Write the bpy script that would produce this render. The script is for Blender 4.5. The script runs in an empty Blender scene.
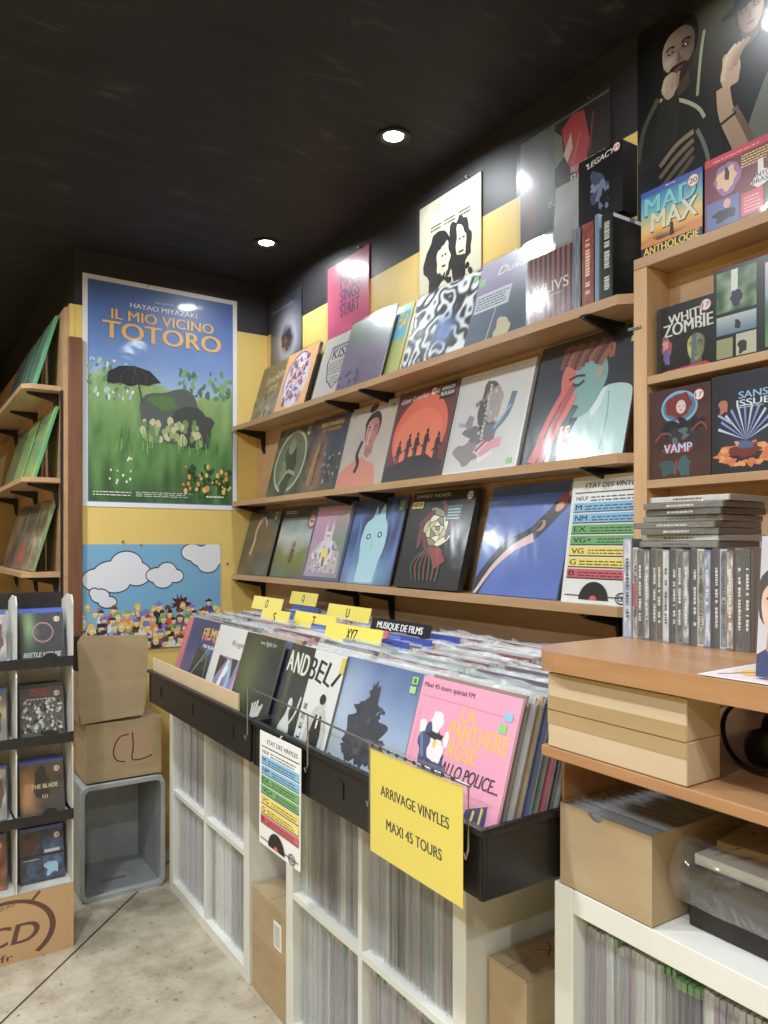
import bpy, math, random
from mathutils import Vector, Matrix, noise
R = random.Random(7)
SC = bpy.context.scene
COL = SC.collection
rad = math.radians

# ---------------------------------------------------------------- camera
cd = bpy.data.cameras.new('camera'); cam = bpy.data.objects.new('camera', cd); COL.objects.link(cam)
cd.sensor_fit = 'VERTICAL'; cd.sensor_height = 36; cd.lens = 750/1024*36; cd.shift_y = 33/1024
cd.clip_start = .02
cam.location = (0, 0, 1.33); cam.rotation_euler = (rad(90), 0, rad(-33.37))
SC.camera = cam
# ---------------------------------------------------------------- world, exposure
w = bpy.data.worlds.new('world'); SC.world = w; w.use_nodes = True
w.node_tree.nodes['Background'].inputs[0].default_value = (.9, .95, 1, 1)
w.node_tree.nodes['Background'].inputs[1].default_value = .05
vs = SC.view_settings
vs.view_transform = 'Standard'; vs.look = 'None'; vs.gamma = 1; vs.use_curve_mapping = False
vs.exposure = 0.05
LAMP_POWER = 11.5
CEIL = 2.56
LAMPS = [(1.265, 1.868), (1.278, 2.81), (1.27, .93), (1.27, -.1), (-.1, 1.5), (-.1, .2), (.0, 2.75),
         (-1.2, 1.6), (-1.2, .3), (.1, -1.0), (-1.1, -1.0), (-.6, 4.2)]  # spots away from the right wall are unseen, added to light the room

# ---------------------------------------------------------------- colour / materials
def lin(c):
    return c/12.92 if c <= .04045 else ((c+.055)/1.055)**2.4
def C(r, g=None, b=None):
    if g is None: g = b = r
    return (lin(max(0, min(255, r))/255), lin(max(0, min(255, g))/255), lin(max(0, min(255, b))/255), 1)

MATS = {}
def mat(name):
    m = bpy.data.materials.new(name); m.use_nodes = True
    nt = m.node_tree; b = nt.nodes['Principled BSDF']
    MATS[name] = m
    return m, nt, b
def nd(nt, typ, **kw):
    n = nt.nodes.new(typ)
    for k, v in kw.items():
        if k.startswith('i_'): n.inputs[k[2:].replace('_', ' ')].default_value = v
        else: setattr(n, k, v)
    return n
def noise_col(nt, b, c1, c2, scale, stretch=(1, 1, 1), detail=4, lo=.3, hi=.7, bump=0, bd=.002):
    tc = nd(nt, 'ShaderNodeTexCoord'); mp = nd(nt, 'ShaderNodeMapping'); mp.inputs['Scale'].default_value = stretch
    nt.links.new(tc.outputs['Object'], mp.inputs[0])
    n = nd(nt, 'ShaderNodeTexNoise', i_Scale=scale, i_Detail=detail)
    nt.links.new(mp.outputs[0], n.inputs['Vector'])
    cr = nd(nt, 'ShaderNodeValToRGB')
    cr.color_ramp.elements[0].position = lo; cr.color_ramp.elements[0].color = c1
    cr.color_ramp.elements[1].position = hi; cr.color_ramp.elements[1].color = c2
    nt.links.new(n.outputs['Fac'], cr.inputs[0]); nt.links.new(cr.outputs[0], b.inputs['Base Color'])
    if bump:
        bp = nd(nt, 'ShaderNodeBump', i_Strength=bump, i_Distance=bd)
        nt.links.new(n.outputs['Fac'], bp.inputs['Height']); nt.links.new(bp.outputs[0], b.inputs['Normal'])
    return n, cr
def simple(name, c, rough=.5, metal=0, c2=None, scale=30, stretch=(1, 1, 1), bump=0, spec=.5, bd=.002):
    m, nt, b = mat(name)
    b.inputs['Roughness'].default_value = rough; b.inputs['Metallic'].default_value = metal
    b.inputs['Specular IOR Level'].default_value = spec
    noise_col(nt, b, c, c2 or tuple(min(1, x*1.08) for x in c[:3])+(1,), scale, stretch, bump=bump, bd=bd)
    return m

simple('beech', C(178, 143, 107), .42, c2=C(192, 157, 121), scale=9, stretch=(4, .5, 4), bump=.05)
simple('beech_upright', C(196, 158, 116), .42, c2=C(208, 172, 132), scale=9, stretch=(4, 4, .5), bump=.05)
simple('panel_wood', C(182, 144, 108), .5, c2=C(194, 157, 120), scale=8, stretch=(1, .4, 4))
simple('desk_wood', C(162, 118, 80), .3, c2=C(177, 133, 94), scale=10, stretch=(4, .6, 4), bump=.04)
simple('brown_wood', C(104, 66, 44), .5, c2=C(122, 80, 54), scale=12, stretch=(4, 4, .4))
simple('white_laminate', C(216, 216, 208), .38, c2=C(226, 226, 218), scale=3)
simple('black_plastic', C(24, 22, 22), .36, c2=C(32, 30, 30), scale=60, bump=.15, bd=.001)
simple('black_metal', C(26, 24, 24), .45, c2=C(34, 32, 32), scale=60)
simple('black_card', C(28, 25, 24), .6, c2=C(44, 38, 35), scale=20)
simple('grey_plastic', C(152, 156, 156), .45, c2=C(172, 176, 176), scale=12, bump=.05)
simple('white_card', C(196, 194, 186), .6, c2=C(214, 212, 204), scale=14)
simple('black_paint', C(34, 32, 34), .55, c2=C(46, 44, 46), scale=6)
simple('steel', C(170, 170, 168), .3, 1.0, c2=C(190, 190, 188))
simple('white_metal', C(225, 225, 225), .4)
for nm, c1, c2 in (('cardboard', C(166, 144, 110), C(178, 156, 122)), ('cardboard_pale', C(192, 170, 138), C(198, 176, 144)),
                   ('cardboard_dark', C(138, 116, 86), C(150, 128, 98)), ('tape', C(164, 138, 100), C(174, 148, 110))):
    m, nt, b = mat(nm); b.inputs['Roughness'].default_value = .75 if nm != 'tape' else .22
    n, cr = noise_col(nt, b, c1, c2, 6, (1, 1, 3))
    if nm != 'tape':
        tc = nd(nt, 'ShaderNodeTexCoord'); wv = nd(nt, 'ShaderNodeTexWave', i_Scale=55, i_Distortion=.6); wv.bands_direction = 'Z'
        nt.links.new(tc.outputs['Object'], wv.inputs['Vector'])
        bp = nd(nt, 'ShaderNodeBump', i_Strength=.02, i_Distance=.001)
        nt.links.new(wv.outputs['Fac'], bp.inputs['Height']); nt.links.new(bp.outputs[0], b.inputs['Normal'])

def attr_mat(name, rough, coat=0, bump=0, bscale=8, spec=.5, bd=.004):
    m, nt, b = mat(name)
    a = nd(nt, 'ShaderNodeAttribute', attribute_name='Col')
    hs = nd(nt, 'ShaderNodeHueSaturation', i_Saturation=.9); nt.links.new(a.outputs['Color'], hs.inputs['Color'])
    nt.links.new(hs.outputs[0], b.inputs['Base Color'])
    b.inputs['Roughness'].default_value = rough; b.inputs['Coat Weight'].default_value = coat
    b.inputs['Coat Roughness'].default_value = .08; b.inputs['Specular IOR Level'].default_value = spec
    if bump:
        tc = nd(nt, 'ShaderNodeTexCoord')
        n = nd(nt, 'ShaderNodeTexNoise', i_Scale=bscale, i_Detail=2, i_Distortion=1.2)
        nt.links.new(tc.outputs['Object'], n.inputs['Vector'])
        bp = nd(nt, 'ShaderNodeBump', i_Strength=bump, i_Distance=bd)
        nt.links.new(n.outputs['Fac'], bp.inputs['Height'])
        nt.links.new(bp.outputs[0], b.inputs['Coat Normal' if coat else 'Normal'])
    return m
attr_mat('print', .5, 0)
attr_mat('gloss_print', .4, .2, .25, 9)
attr_mat('poster_print', .38, .25, .3, 3, bd=.01)
attr_mat('box_print', .3, .3, .1, 14)

def film(name, bump, scale, whiteness, rough=.1, stretch=(1, 1, 1), fac=1.0, tint=(.96, .97, .97, 1)):
    """clear plastic: mostly see-through, glossy by Fresnel, a little milky."""
    m = bpy.data.materials.new(name); m.use_nodes = True; nt = m.node_tree; nt.nodes.clear(); MATS[name] = m
    out = nd(nt, 'ShaderNodeOutputMaterial')
    tc = nd(nt, 'ShaderNodeTexCoord'); mp = nd(nt, 'ShaderNodeMapping'); mp.inputs['Scale'].default_value = stretch
    nt.links.new(tc.outputs['Object'], mp.inputs[0])
    n = nd(nt, 'ShaderNodeTexNoise', i_Scale=scale, i_Detail=2, i_Distortion=1.6); nt.links.new(mp.outputs[0], n.inputs['Vector'])
    bp = nd(nt, 'ShaderNodeBump', i_Strength=bump, i_Distance=.01); nt.links.new(n.outputs['Fac'], bp.inputs['Height'])
    lw = nd(nt, 'ShaderNodeLayerWeight', i_Blend=.5); nt.links.new(bp.outputs[0], lw.inputs['Normal'])
    pw = nd(nt, 'ShaderNodeMath', operation='POWER'); pw.inputs[1].default_value = 4.0; nt.links.new(lw.outputs['Facing'], pw.inputs[0])
    fr = nd(nt, 'ShaderNodeMath', operation='MULTIPLY_ADD'); fr.inputs[1].default_value = .6; fr.inputs[2].default_value = .03; nt.links.new(pw.outputs[0], fr.inputs[0])
    mu = nd(nt, 'ShaderNodeMath', operation='MULTIPLY'); mu.inputs[1].default_value = fac; nt.links.new(fr.outputs[0], mu.inputs[0])
    gl = nd(nt, 'ShaderNodeBsdfGlossy', i_Roughness=rough); nt.links.new(bp.outputs[0], gl.inputs['Normal'])
    tr = nd(nt, 'ShaderNodeBsdfTransparent'); tr.inputs[0].default_value = tint
    df = nd(nt, 'ShaderNodeBsdfDiffuse'); df.inputs[0].default_value = (.8, .81, .82, 1)
    m1 = nd(nt, 'ShaderNodeMixShader'); m1.inputs[0].default_value = whiteness
    nt.links.new(tr.outputs[0], m1.inputs[1]); nt.links.new(df.outputs[0], m1.inputs[2])
    m2 = nd(nt, 'ShaderNodeMixShader'); nt.links.new(mu.outputs[0], m2.inputs[0])
    nt.links.new(m1.outputs[0], m2.inputs[1]); nt.links.new(gl.outputs[0], m2.inputs[2])
    nt.links.new(m2.outputs[0], out.inputs[0])
    return m
film('film', .3, 4, .02, .17, (1, 1, .6))
film('film_crinkled', .5, 7, .03, .12, (1, 1, .6), fac=1.2)
film('film_edge', .5, 24, .22, .22, (1, 1, .15), fac=1.3)
film('film_bag', 1.0, 16, .10, .08, fac=2.2)

def emit(name, c, s):
    m, nt, b = mat(name); b.inputs['Emission Color'].default_value = c; b.inputs['Emission Strength'].default_value = s
emit('lamp_glow', (1, .98, .95, 1), 22)

# two-tone painted wall: yellow below, black above (paint boundary at a height)
def wall_paint(name, h, yellow=True):
    m, nt, b = mat(name); b.inputs['Roughness'].default_value = .5
    g = nd(nt, 'ShaderNodeNewGeometry'); s = nd(nt, 'ShaderNodeSeparateXYZ'); nt.links.new(g.outputs['Position'], s.inputs[0])
    n = nd(nt, 'ShaderNodeTexNoise', i_Scale=5.0, i_Detail=5); nt.links.new(g.outputs['Position'], n.inputs['Vector'])
    cy = nd(nt, 'ShaderNodeValToRGB'); cy.color_ramp.elements[0].color = C(216, 186, 104); cy.color_ramp.elements[1].color = C(228, 200, 122)
    ck = nd(nt, 'ShaderNodeValToRGB'); ck.color_ramp.elements[0].color = C(40, 38, 41); ck.color_ramp.elements[1].color = C(52, 50, 54)
    nt.links.new(n.outputs['Fac'], cy.inputs[0]); nt.links.new(n.outputs['Fac'], ck.inputs[0])
    gt = nd(nt, 'ShaderNodeMath', operation='GREATER_THAN'); gt.inputs[1].default_value = h; nt.links.new(s.outputs['Z'], gt.inputs[0])
    mx = nd(nt, 'ShaderNodeMix', data_type='RGBA'); nt.links.new(gt.outputs[0], mx.inputs[0])
    nt.links.new(cy.outputs[0], mx.inputs[6]); nt.links.new(ck.outputs[0], mx.inputs[7]); nt.links.new(mx.outputs[2], b.inputs['Base Color'])
wall_paint('two_tone_wall', 2.325)

def ceiling_mat():
    m, nt, b = mat('black_ceiling'); b.inputs['Roughness'].default_value = .6; b.inputs['Specular IOR Level'].default_value = .25
    g = nd(nt, 'ShaderNodeNewGeometry'); mp = nd(nt, 'ShaderNodeMapping'); mp.inputs['Scale'].default_value = (1, 3, 1); mp.inputs['Rotation'].default_value = (0, 0, .6)
    nt.links.new(g.outputs['Position'], mp.inputs[0])
    n = nd(nt, 'ShaderNodeTexNoise', i_Scale=4.0, i_Detail=8, i_Roughness=.65, i_Distortion=.8); nt.links.new(mp.outputs[0], n.inputs['Vector'])
    cr = nd(nt, 'ShaderNodeValToRGB'); e = cr.color_ramp.elements
    e[0].position = .35; e[0].color = C(36, 35, 38); e[1].position = .74; e[1].color = C(80, 78, 80)
    x = e.new(.60); x.color = C(45, 44, 47)
    nt.links.new(n.outputs['Fac'], cr.inputs[0]); nt.links.new(cr.outputs[0], b.inputs['Base Color'])
ceiling_mat()
def floor_mat():
    m, nt, b = mat('stone_floor'); b.inputs['Roughness'].default_value = .42
    g = nd(nt, 'ShaderNodeNewGeometry'); mp = nd(nt, 'ShaderNodeMapping')
    mp.vector_type = 'TEXTURE'; mp.inputs['Location'].default_value = (.362-4*math.cos(rad(48)), 2.445-4*math.sin(rad(48)), 0); mp.inputs['Rotation'].default_value = (0, 0, rad(48))
    nt.links.new(g.outputs['Position'], mp.inputs[0])
    br = nd(nt, 'ShaderNodeTexBrick', offset=0, i_Scale=1.0, i_Mortar_Size=.0042, i_Brick_Width=12, i_Row_Height=2.6, i_Mortar_Smooth=.1)
    br.inputs['Color1'].default_value = C(190, 180, 160); br.inputs['Color2'].default_value = C(184, 174, 154); br.inputs['Mortar'].default_value = C(80, 68, 58)
    nt.links.new(mp.outputs[0], br.inputs['Vector'])
    n = nd(nt, 'ShaderNodeTexNoise', i_Scale=7.0, i_Detail=10, i_Roughness=.7); nt.links.new(g.outputs['Position'], n.inputs['Vector'])
    cr = nd(nt, 'ShaderNodeValToRGB'); e = cr.color_ramp.elements; e[0].position = .28; e[0].color = C(168, 158, 140); e[1].position = .6; e[1].color = (1, 1, 1, 1)
    nt.links.new(n.outputs['Fac'], cr.inputs[0])
    n2 = nd(nt, 'ShaderNodeTexNoise', i_Scale=45.0, i_Detail=4); nt.links.new(g.outputs['Position'], n2.inputs['Vector'])
    c2 = nd(nt, 'ShaderNodeValToRGB'); e = c2.color_ramp.elements; e[0].position = .27; e[0].color = C(110, 96, 80); e[1].position = .38; e[1].color = (1, 1, 1, 1)
    nt.links.new(n2.outputs['Fac'], c2.inputs[0])
    mu = nd(nt, 'ShaderNodeMix', data_type='RGBA', blend_type='MULTIPLY'); mu.inputs[0].default_value = .8
    nt.links.new(br.outputs['Color'], mu.inputs[6]); nt.links.new(cr.outputs[0], mu.inputs[7])
    m2 = nd(nt, 'ShaderNodeMix', data_type='RGBA', blend_type='MULTIPLY'); m2.inputs[0].default_value = .7
    nt.links.new(mu.outputs[2], m2.inputs[6]); nt.links.new(c2.outputs[0], m2.inputs[7])
    nt.links.new(m2.outputs[2], b.inputs['Base Color'])
    bp = nd(nt, 'ShaderNodeBump', i_Strength=.1, i_Distance=.003); nt.links.new(n.outputs['Fac'], bp.inputs['Height']); nt.links.new(bp.outputs[0], b.inputs['Normal'])
floor_mat()

# ---------------------------------------------------------------- mesh builder
WHITE = C(235, 235, 230); BLACK = C(18, 17, 18)
def smooth(pts, n=5):
    out = []
    for i in range(len(pts)-1):
        p0, p1, p2, p3 = pts[max(0, i-1)], pts[i], pts[i+1], pts[min(len(pts)-1, i+2)]
        for k in range(n):
            t = k/n
            out.append(tuple(.5*((2*b)+(c-a)*t+(2*a-5*b+4*c-d)*t*t+(-a+3*b-3*c+d)*t**3) for a, b, c, d in zip(p0, p1, p2, p3)))
    out.append(tuple(pts[-1]))
    return out

class MB:
    def __init__(s): s.v = []; s.f = []; s.c = []; s.m = []
    def face(s, pts, col=WHITE, m=0):
        i = len(s.v); s.v += [tuple(p) for p in pts]; s.f.append(tuple(range(i, i+len(pts)))); s.c.append(col); s.m.append(m)
    def box(s, a, b, col=WHITE, m=0, front=None, taper=0, M=None):
        x0, y0, z0 = a; x1, y1, z1 = b
        P = [(x0, y0, z0), (x1, y0, z0), (x1, y1, z0), (x0, y1, z0), (x0, y0, z1), (x1, y0, z1), (x1, y1, z1), (x0, y1, z1)]
        if M: P = [tuple(M @ Vector(p)) for p in P]
        i = len(s.v); s.v += P
        for k, q in enumerate(((3, 2, 1, 0), (4, 5, 6, 7), (0, 1, 5, 4), (1, 2, 6, 5), (2, 3, 7, 6), (3, 0, 4, 7))):
            s.f.append(tuple(i+j for j in q)); s.c.append(front if (front and k == 2) else col); s.m.append(m)
        return s
    def grid(s, fn, n, m, col=WHITE, mi=0):
        i = len(s.v)
        for b in range(m+1):
            for a in range(n+1): s.v.append(tuple(fn(a/n, b/m)))
        for b in range(m):
            for a in range(n):
                k = i+b*(n+1)+a; s.f.append((k, k+1, k+n+2, k+n+1)); s.m.append(mi)
                if callable(col): s.c.append([col(a/n, b/m), col((a+1)/n, b/m), col((a+1)/n, (b+1)/m), col(a/n, (b+1)/m)])
                else: s.c.append(col)
    def tube(s, pts, r, n=8, col=WHITE, m=0, cap=True):
        pts = [Vector(p) for p in pts]; rings = []
        up = Vector((0, 0, 1))
        for i, p in enumerate(pts):
            d = (pts[min(i+1, len(pts)-1)]-pts[max(i-1, 0)]).normalized()
            a = d.cross(up)
            if a.length < .05: a = d.cross(Vector((1, 0, 0)))
            a.normalize(); b = d.cross(a); rr = r[i] if isinstance(r, (list, tuple)) else r
            rings.append([p+rr*(math.cos(2*math.pi*k/n)*a+math.sin(2*math.pi*k/n)*b) for k in range(n)])
        i0 = len(s.v)
        for rg in rings: s.v += [tuple(q) for q in rg]
        for i in range(len(rings)-1):
            for k in range(n):
                a = i0+i*n+k; b = i0+i*n+(k+1) % n
                s.f.append((a, b, b+n, a+n)); s.c.append(col); s.m.append(m)
        if cap:
            s.f.append(tuple(i0+k for k in reversed(range(n)))); s.c.append(col); s.m.append(m)
            s.f.append(tuple(i0+(len(rings)-1)*n+k for k in range(n))); s.c.append(col); s.m.append(m)
        return s
    def prism(s, poly, axis, a, b, col=WHITE, m=0):
        """extrude a 2D outline along an axis: axis 'x' -> poly is (y,z), 'y' -> (x,z), 'z' -> (x,y)"""
        def P(p, t): return {'x': (t, p[0], p[1]), 'y': (p[0], t, p[1]), 'z': (p[0], p[1], t)}[axis]
        n = len(poly)
        s.face([P(p, a) for p in poly], col, m); s.face([P(p, b) for p in reversed(poly)], col, m)
        for i in range(n):
            j = (i+1) % n; s.face([P(poly[i], a), P(poly[i], b), P(poly[j], b), P(poly[j], a)], col, m)
        return s
    def mesh(s, name, mats):
        me = bpy.data.meshes.new(name); me.from_pydata(s.v, [], s.f)
        for k in mats: me.materials.append(MATS[k])
        at = me.color_attributes.new('Col', 'FLOAT_COLOR', 'CORNER'); buf = []
        for f, c in zip(s.f, s.c):
            if isinstance(c, list):
                for q in c: buf += q
            else: buf += list(c)*len(f)
        at.data.foreach_set('color', buf)
        me.polygons.foreach_set('material_index', s.m); me.update()
        return me
    def build(s, name, mats='print', parent=None, loc=None, rot=None, bevel=0, smooth=False, seg=2):
        if isinstance(mats, str): mats = [mats]
        me = s.mesh(name, mats)
        if smooth: me.polygons.foreach_set('use_smooth', [True]*len(me.polygons))
        o = bpy.data.objects.new(name, me); COL.objects.link(o)
        if parent: o.parent = parent
        if loc: o.location = loc
        if rot: o.rotation_euler = rot
        if bevel:
            b = o.modifiers.new('bevel', 'BEVEL'); b.width = bevel; b.segments = seg; b.limit_method = 'ANGLE'; b.angle_limit = rad(50)
        return o

def tag(o, label, cat, group=None):
    o['label'] = label; o['category'] = cat
    if group: o['group'] = group
    return o
def thing(name, label, cat, group=None, loc=(0, 0, 0), rot=(0, 0, 0)):
    o = bpy.data.objects.new(name, None); COL.objects.link(o); o.empty_display_size = .05
    o.location = loc; o.rotation_euler = rot
    return tag(o, label, cat, group)
def struct(o): o['kind'] = 'structure'; return o
def dup(root, loc, rot, label, group):
    r = root.copy(); COL.objects.link(r); r.location = loc; r.rotation_euler = rot; r['label'] = label
    if group: r['group'] = group
    for ch in root.children:
        c = ch.copy(); COL.objects.link(c); c.parent = r
        for g in ch.children:
            d = g.copy(); COL.objects.link(d); d.parent = c
    return r

# ---------------------------------------------------------------- printed art
_T = {}
def glyphs(t, bold):
    k = (t, bold)
    if k not in _T:
        cu = bpy.data.curves.new('t', 'FONT'); cu.body = t; cu.resolution_u = 4; cu.offset = 0
        ob = bpy.data.objects.new('t', cu); me = ob.to_mesh()
        vs = [tuple(v.co[:2]) for v in me.vertices]; fs = [tuple(p.vertices) for p in me.polygons]
        ob.to_mesh_clear(); bpy.data.objects.remove(ob); bpy.data.curves.remove(cu)
        x0 = min(v[0] for v in vs); x1 = max(v[0] for v in vs); y0 = min(v[1] for v in vs); y1 = max(v[1] for v in vs)
        _T[k] = ([((v[0]-x0)/(x1-x0), (v[1]-y0)/(y1-y0)) for v in vs], fs, (x1-x0)/(y1-y0))
    return _T[k]

class Art(MB):
    """a sheet or box w x h x t, base at z=0, back at y=0, printed side at y=-t (layers of ink .12 mm apart)"""
    def __init__(s, w, h, t=.004, side=WHITE, bg=None, eps=.00004):
        super().__init__(); s.w, s.h, s.t, s.L, s.eps = w, h, t, 0, (eps if w < .4 else .000012)
        s.box((-w/2, -t, 0), (w/2, 0, h), side, front=bg or side)
    def P(s, u, v, up=True):
        u = max(.001, min(.999, u)); v = max(.001, min(.999, v))
        return ((u-.5)*s.w, -s.t-s.L*s.eps, v*s.h)
    def layer(s): s.L += 1
    def poly(s, pts, col):
        s.layer(); s.face([s.P(*p) for p in pts], col)
    def rect(s, u0, v0, u1, v1, col): s.poly([(u0, v0), (u1, v0), (u1, v1), (u0, v1)], col)
    def frame(s, u0, v0, u1, v1, d, col):
        e = d*s.w/s.h
        s.layer(); s.L -= 0
        for a in ((u0, v0, u1, v0+e), (u0, v1-e, u1, v1), (u0, v0+e, u0+d, v1-e), (u1-d, v0+e, u1, v1-e)):
            s.face([s.P(a[0], a[1]), s.P(a[2], a[1]), s.P(a[2], a[3]), s.P(a[0], a[3])], col)
    def ell(s, cx, cy, rx, ry, col, rot=0, n=24, a0=0, a1=360):
        k = n if a1-a0 >= 360 else n+1; pts = []
        for i in range(k):
            a = rad(a0+(a1-a0)*i/n); x, y = rx*math.cos(a), ry*math.sin(a)
            c_, s_ = math.cos(rad(rot)), math.sin(rad(rot)); pts.append((cx+x*c_-y*s_, cy+x*s_+y*c_))
        s.poly(pts, col)
    def ring(s, cx, cy, rx, ry, d, col, n=32, a0=0, a1=360):
        s.layer()
        for i in range(n):
            a, b = rad(a0+(a1-a0)*i/n), rad(a0+(a1-a0)*(i+1)/n)
            s.face([s.P(cx+(rx-d)*math.cos(a), cy+(ry-d)*math.sin(a)), s.P(cx+rx*math.cos(a), cy+ry*math.sin(a)),
                    s.P(cx+rx*math.cos(b), cy+ry*math.sin(b)), s.P(cx+(rx-d)*math.cos(b), cy+(ry-d)*math.sin(b))], col)
    def line(s, pts, d, col, sm=True):
        if sm and len(pts) > 2: pts = smooth(pts, 5)
        s.layer(); q = s.w/s.h; n = len(pts); L = []; Rr = []
        for i, p in enumerate(pts):
            a = pts[max(0, i-1)]; b = pts[min(n-1, i+1)]
            dx, dy = b[0]-a[0], (b[1]-a[1])/q; l = math.hypot(dx, dy) or 1
            dd = d(i/(n-1)) if callable(d) else d
            L.append((p[0]-dy/l*dd/2, p[1]+dx/l*dd/2*q)); Rr.append((p[0]+dy/l*dd/2, p[1]-dx/l*dd/2*q))
        for i in range(n-1): s.face([s.P(*Rr[i]), s.P(*Rr[i+1]), s.P(*L[i+1]), s.P(*L[i])], col)
    def blob(s, cx, cy, rx, ry, col, amp=.25, seed=0, n=28, f=1.6):
        pts = []
        for i in range(n):
            a = 2*math.pi*i/n; k = 1+amp*2*noise.noise(Vector((math.cos(a)*f+seed*7.3, math.sin(a)*f, seed)))
            pts.append((cx+rx*k*math.cos(a), cy+ry*k*math.sin(a)))
        s.poly(pts, col)
    def paint(s, fn, n=26, m=None, rect=(0, 0, 1, 1)):
        """picture painted on a fine grid; fn(u,v) gives 0-255 rgb"""
        m = m or n; s.layer(); u0, v0, u1, v1 = rect
        s.grid(lambda a, b: s.P(u0+(u1-u0)*a, v0+(v1-v0)*b), n, m, lambda a, b: C(*fn(a, b)))
    def text(s, t, cx, cy, w, h, col, bold=True, rot=0, shear=0, arc=0):
        vs, fs, asp = glyphs(t, bold)
        if w is None: w = h*s.h*asp/s.w
        if h is None: h = w*s.w/asp/s.h
        s.layer(); c_, s_ = math.cos(rad(rot)), math.sin(rad(rot))
        for sh in ((-.036, -.018, 0, .018, .036) if bold else (0,)):
          i = len(s.v); s.L += .1
          for x, y in vs:
            X = (x-.5)*w*s.w+sh*h*s.h; Y = (y-.5)*h*s.h; X += shear*Y; Y += arc*s.h*(1-(2*x-1)**2)
            X, Y = X*c_-Y*s_, X*s_+Y*c_
            p = s.P(0, 0); s.v.append((max(-.499*s.w, min(.499*s.w, (cx-.5)*s.w+X)), p[1], max(.001*s.h, min(.999*s.h, cy*s.h+Y))))
          for f in fs: s.f.append(tuple(i+k for k in f)); s.c.append(col); s.m.append(0)
    def lines(s, u0, v0, u1, v1, n, col, seed=1, fill=.45):
        """rows of print too small to read"""
        rr = random.Random(seed); s.layer(); dv = (v1-v0)/n
        for k in range(n):
            u = u0; v = v0+dv*k
            end = u1-rr.random()*.15*(u1-u0)
            while u < end:
                L = (.02+rr.random()*.05)*(u1-u0)*2; e = min(end, u+L)
                s.face([s.P(u, v), s.P(e, v), s.P(e, v+dv*fill), s.P(u, v+dv*fill)], col); u = e+.012*(u1-u0)*2
    def bits(s, n, box, rs, cols, seed=0, asp=1.0, rot=True, k=7):
        rr = random.Random(seed); u0, v0, u1, v1 = box
        for _ in range(n):
            r = rs[0]+(rs[1]-rs[0])*rr.random(); s.L -= .6
            s.ell(u0+(u1-u0)*rr.random(), v0+(v1-v0)*rr.random(), r, r*asp, rr.choice(cols), rr.random()*180 if rot else 0, n=k)
    def sticker(s, cx, cy, r, c=None, t=None):
        s.ell(cx, cy, r, r*s.w/s.h, WHITE); s.ring(cx, cy, r, r*s.w/s.h, r*.14, C(190, 40, 50))
        if t: s.text(t, cx, cy, r*1.3, r*.8*s.w/s.h, C(150, 40, 50))
    def dots(s, cx=.94, cy=.94):
        s.rect(cx-.035, cy-.03, cx+.035, cy+.02, C(150, 205, 120)); s.rect(cx-.04, cy-.09, cx+.03, cy-.045, C(160, 210, 130))
        s.rect(cx-.015, cy-.02, cx+.015, cy+.01, C(60, 120, 50))
def mixc(a, b, t):
    t = max(0, min(1, t)); return tuple(a[i]+(b[i]-a[i])*t for i in range(3))
def ramp(stops, t):
    for (t0, c0), (t1, c1) in zip(stops, stops[1:]):
        if t <= t1: return mixc(c0, c1, (t-t0)/(t1-t0) if t1 > t0 else 0)
    return stops[-1][1]
def nz(u, v, f=4, seed=0): return noise.noise(Vector((u*f+seed*11.1, v*f-seed*3.7, seed)))
def gs(u, v, cx, cy, sx, sy): return math.exp(-((u-cx)/sx)**2-((v-cy)/sy)**2)
def tri(c): return C(*c)

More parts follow.
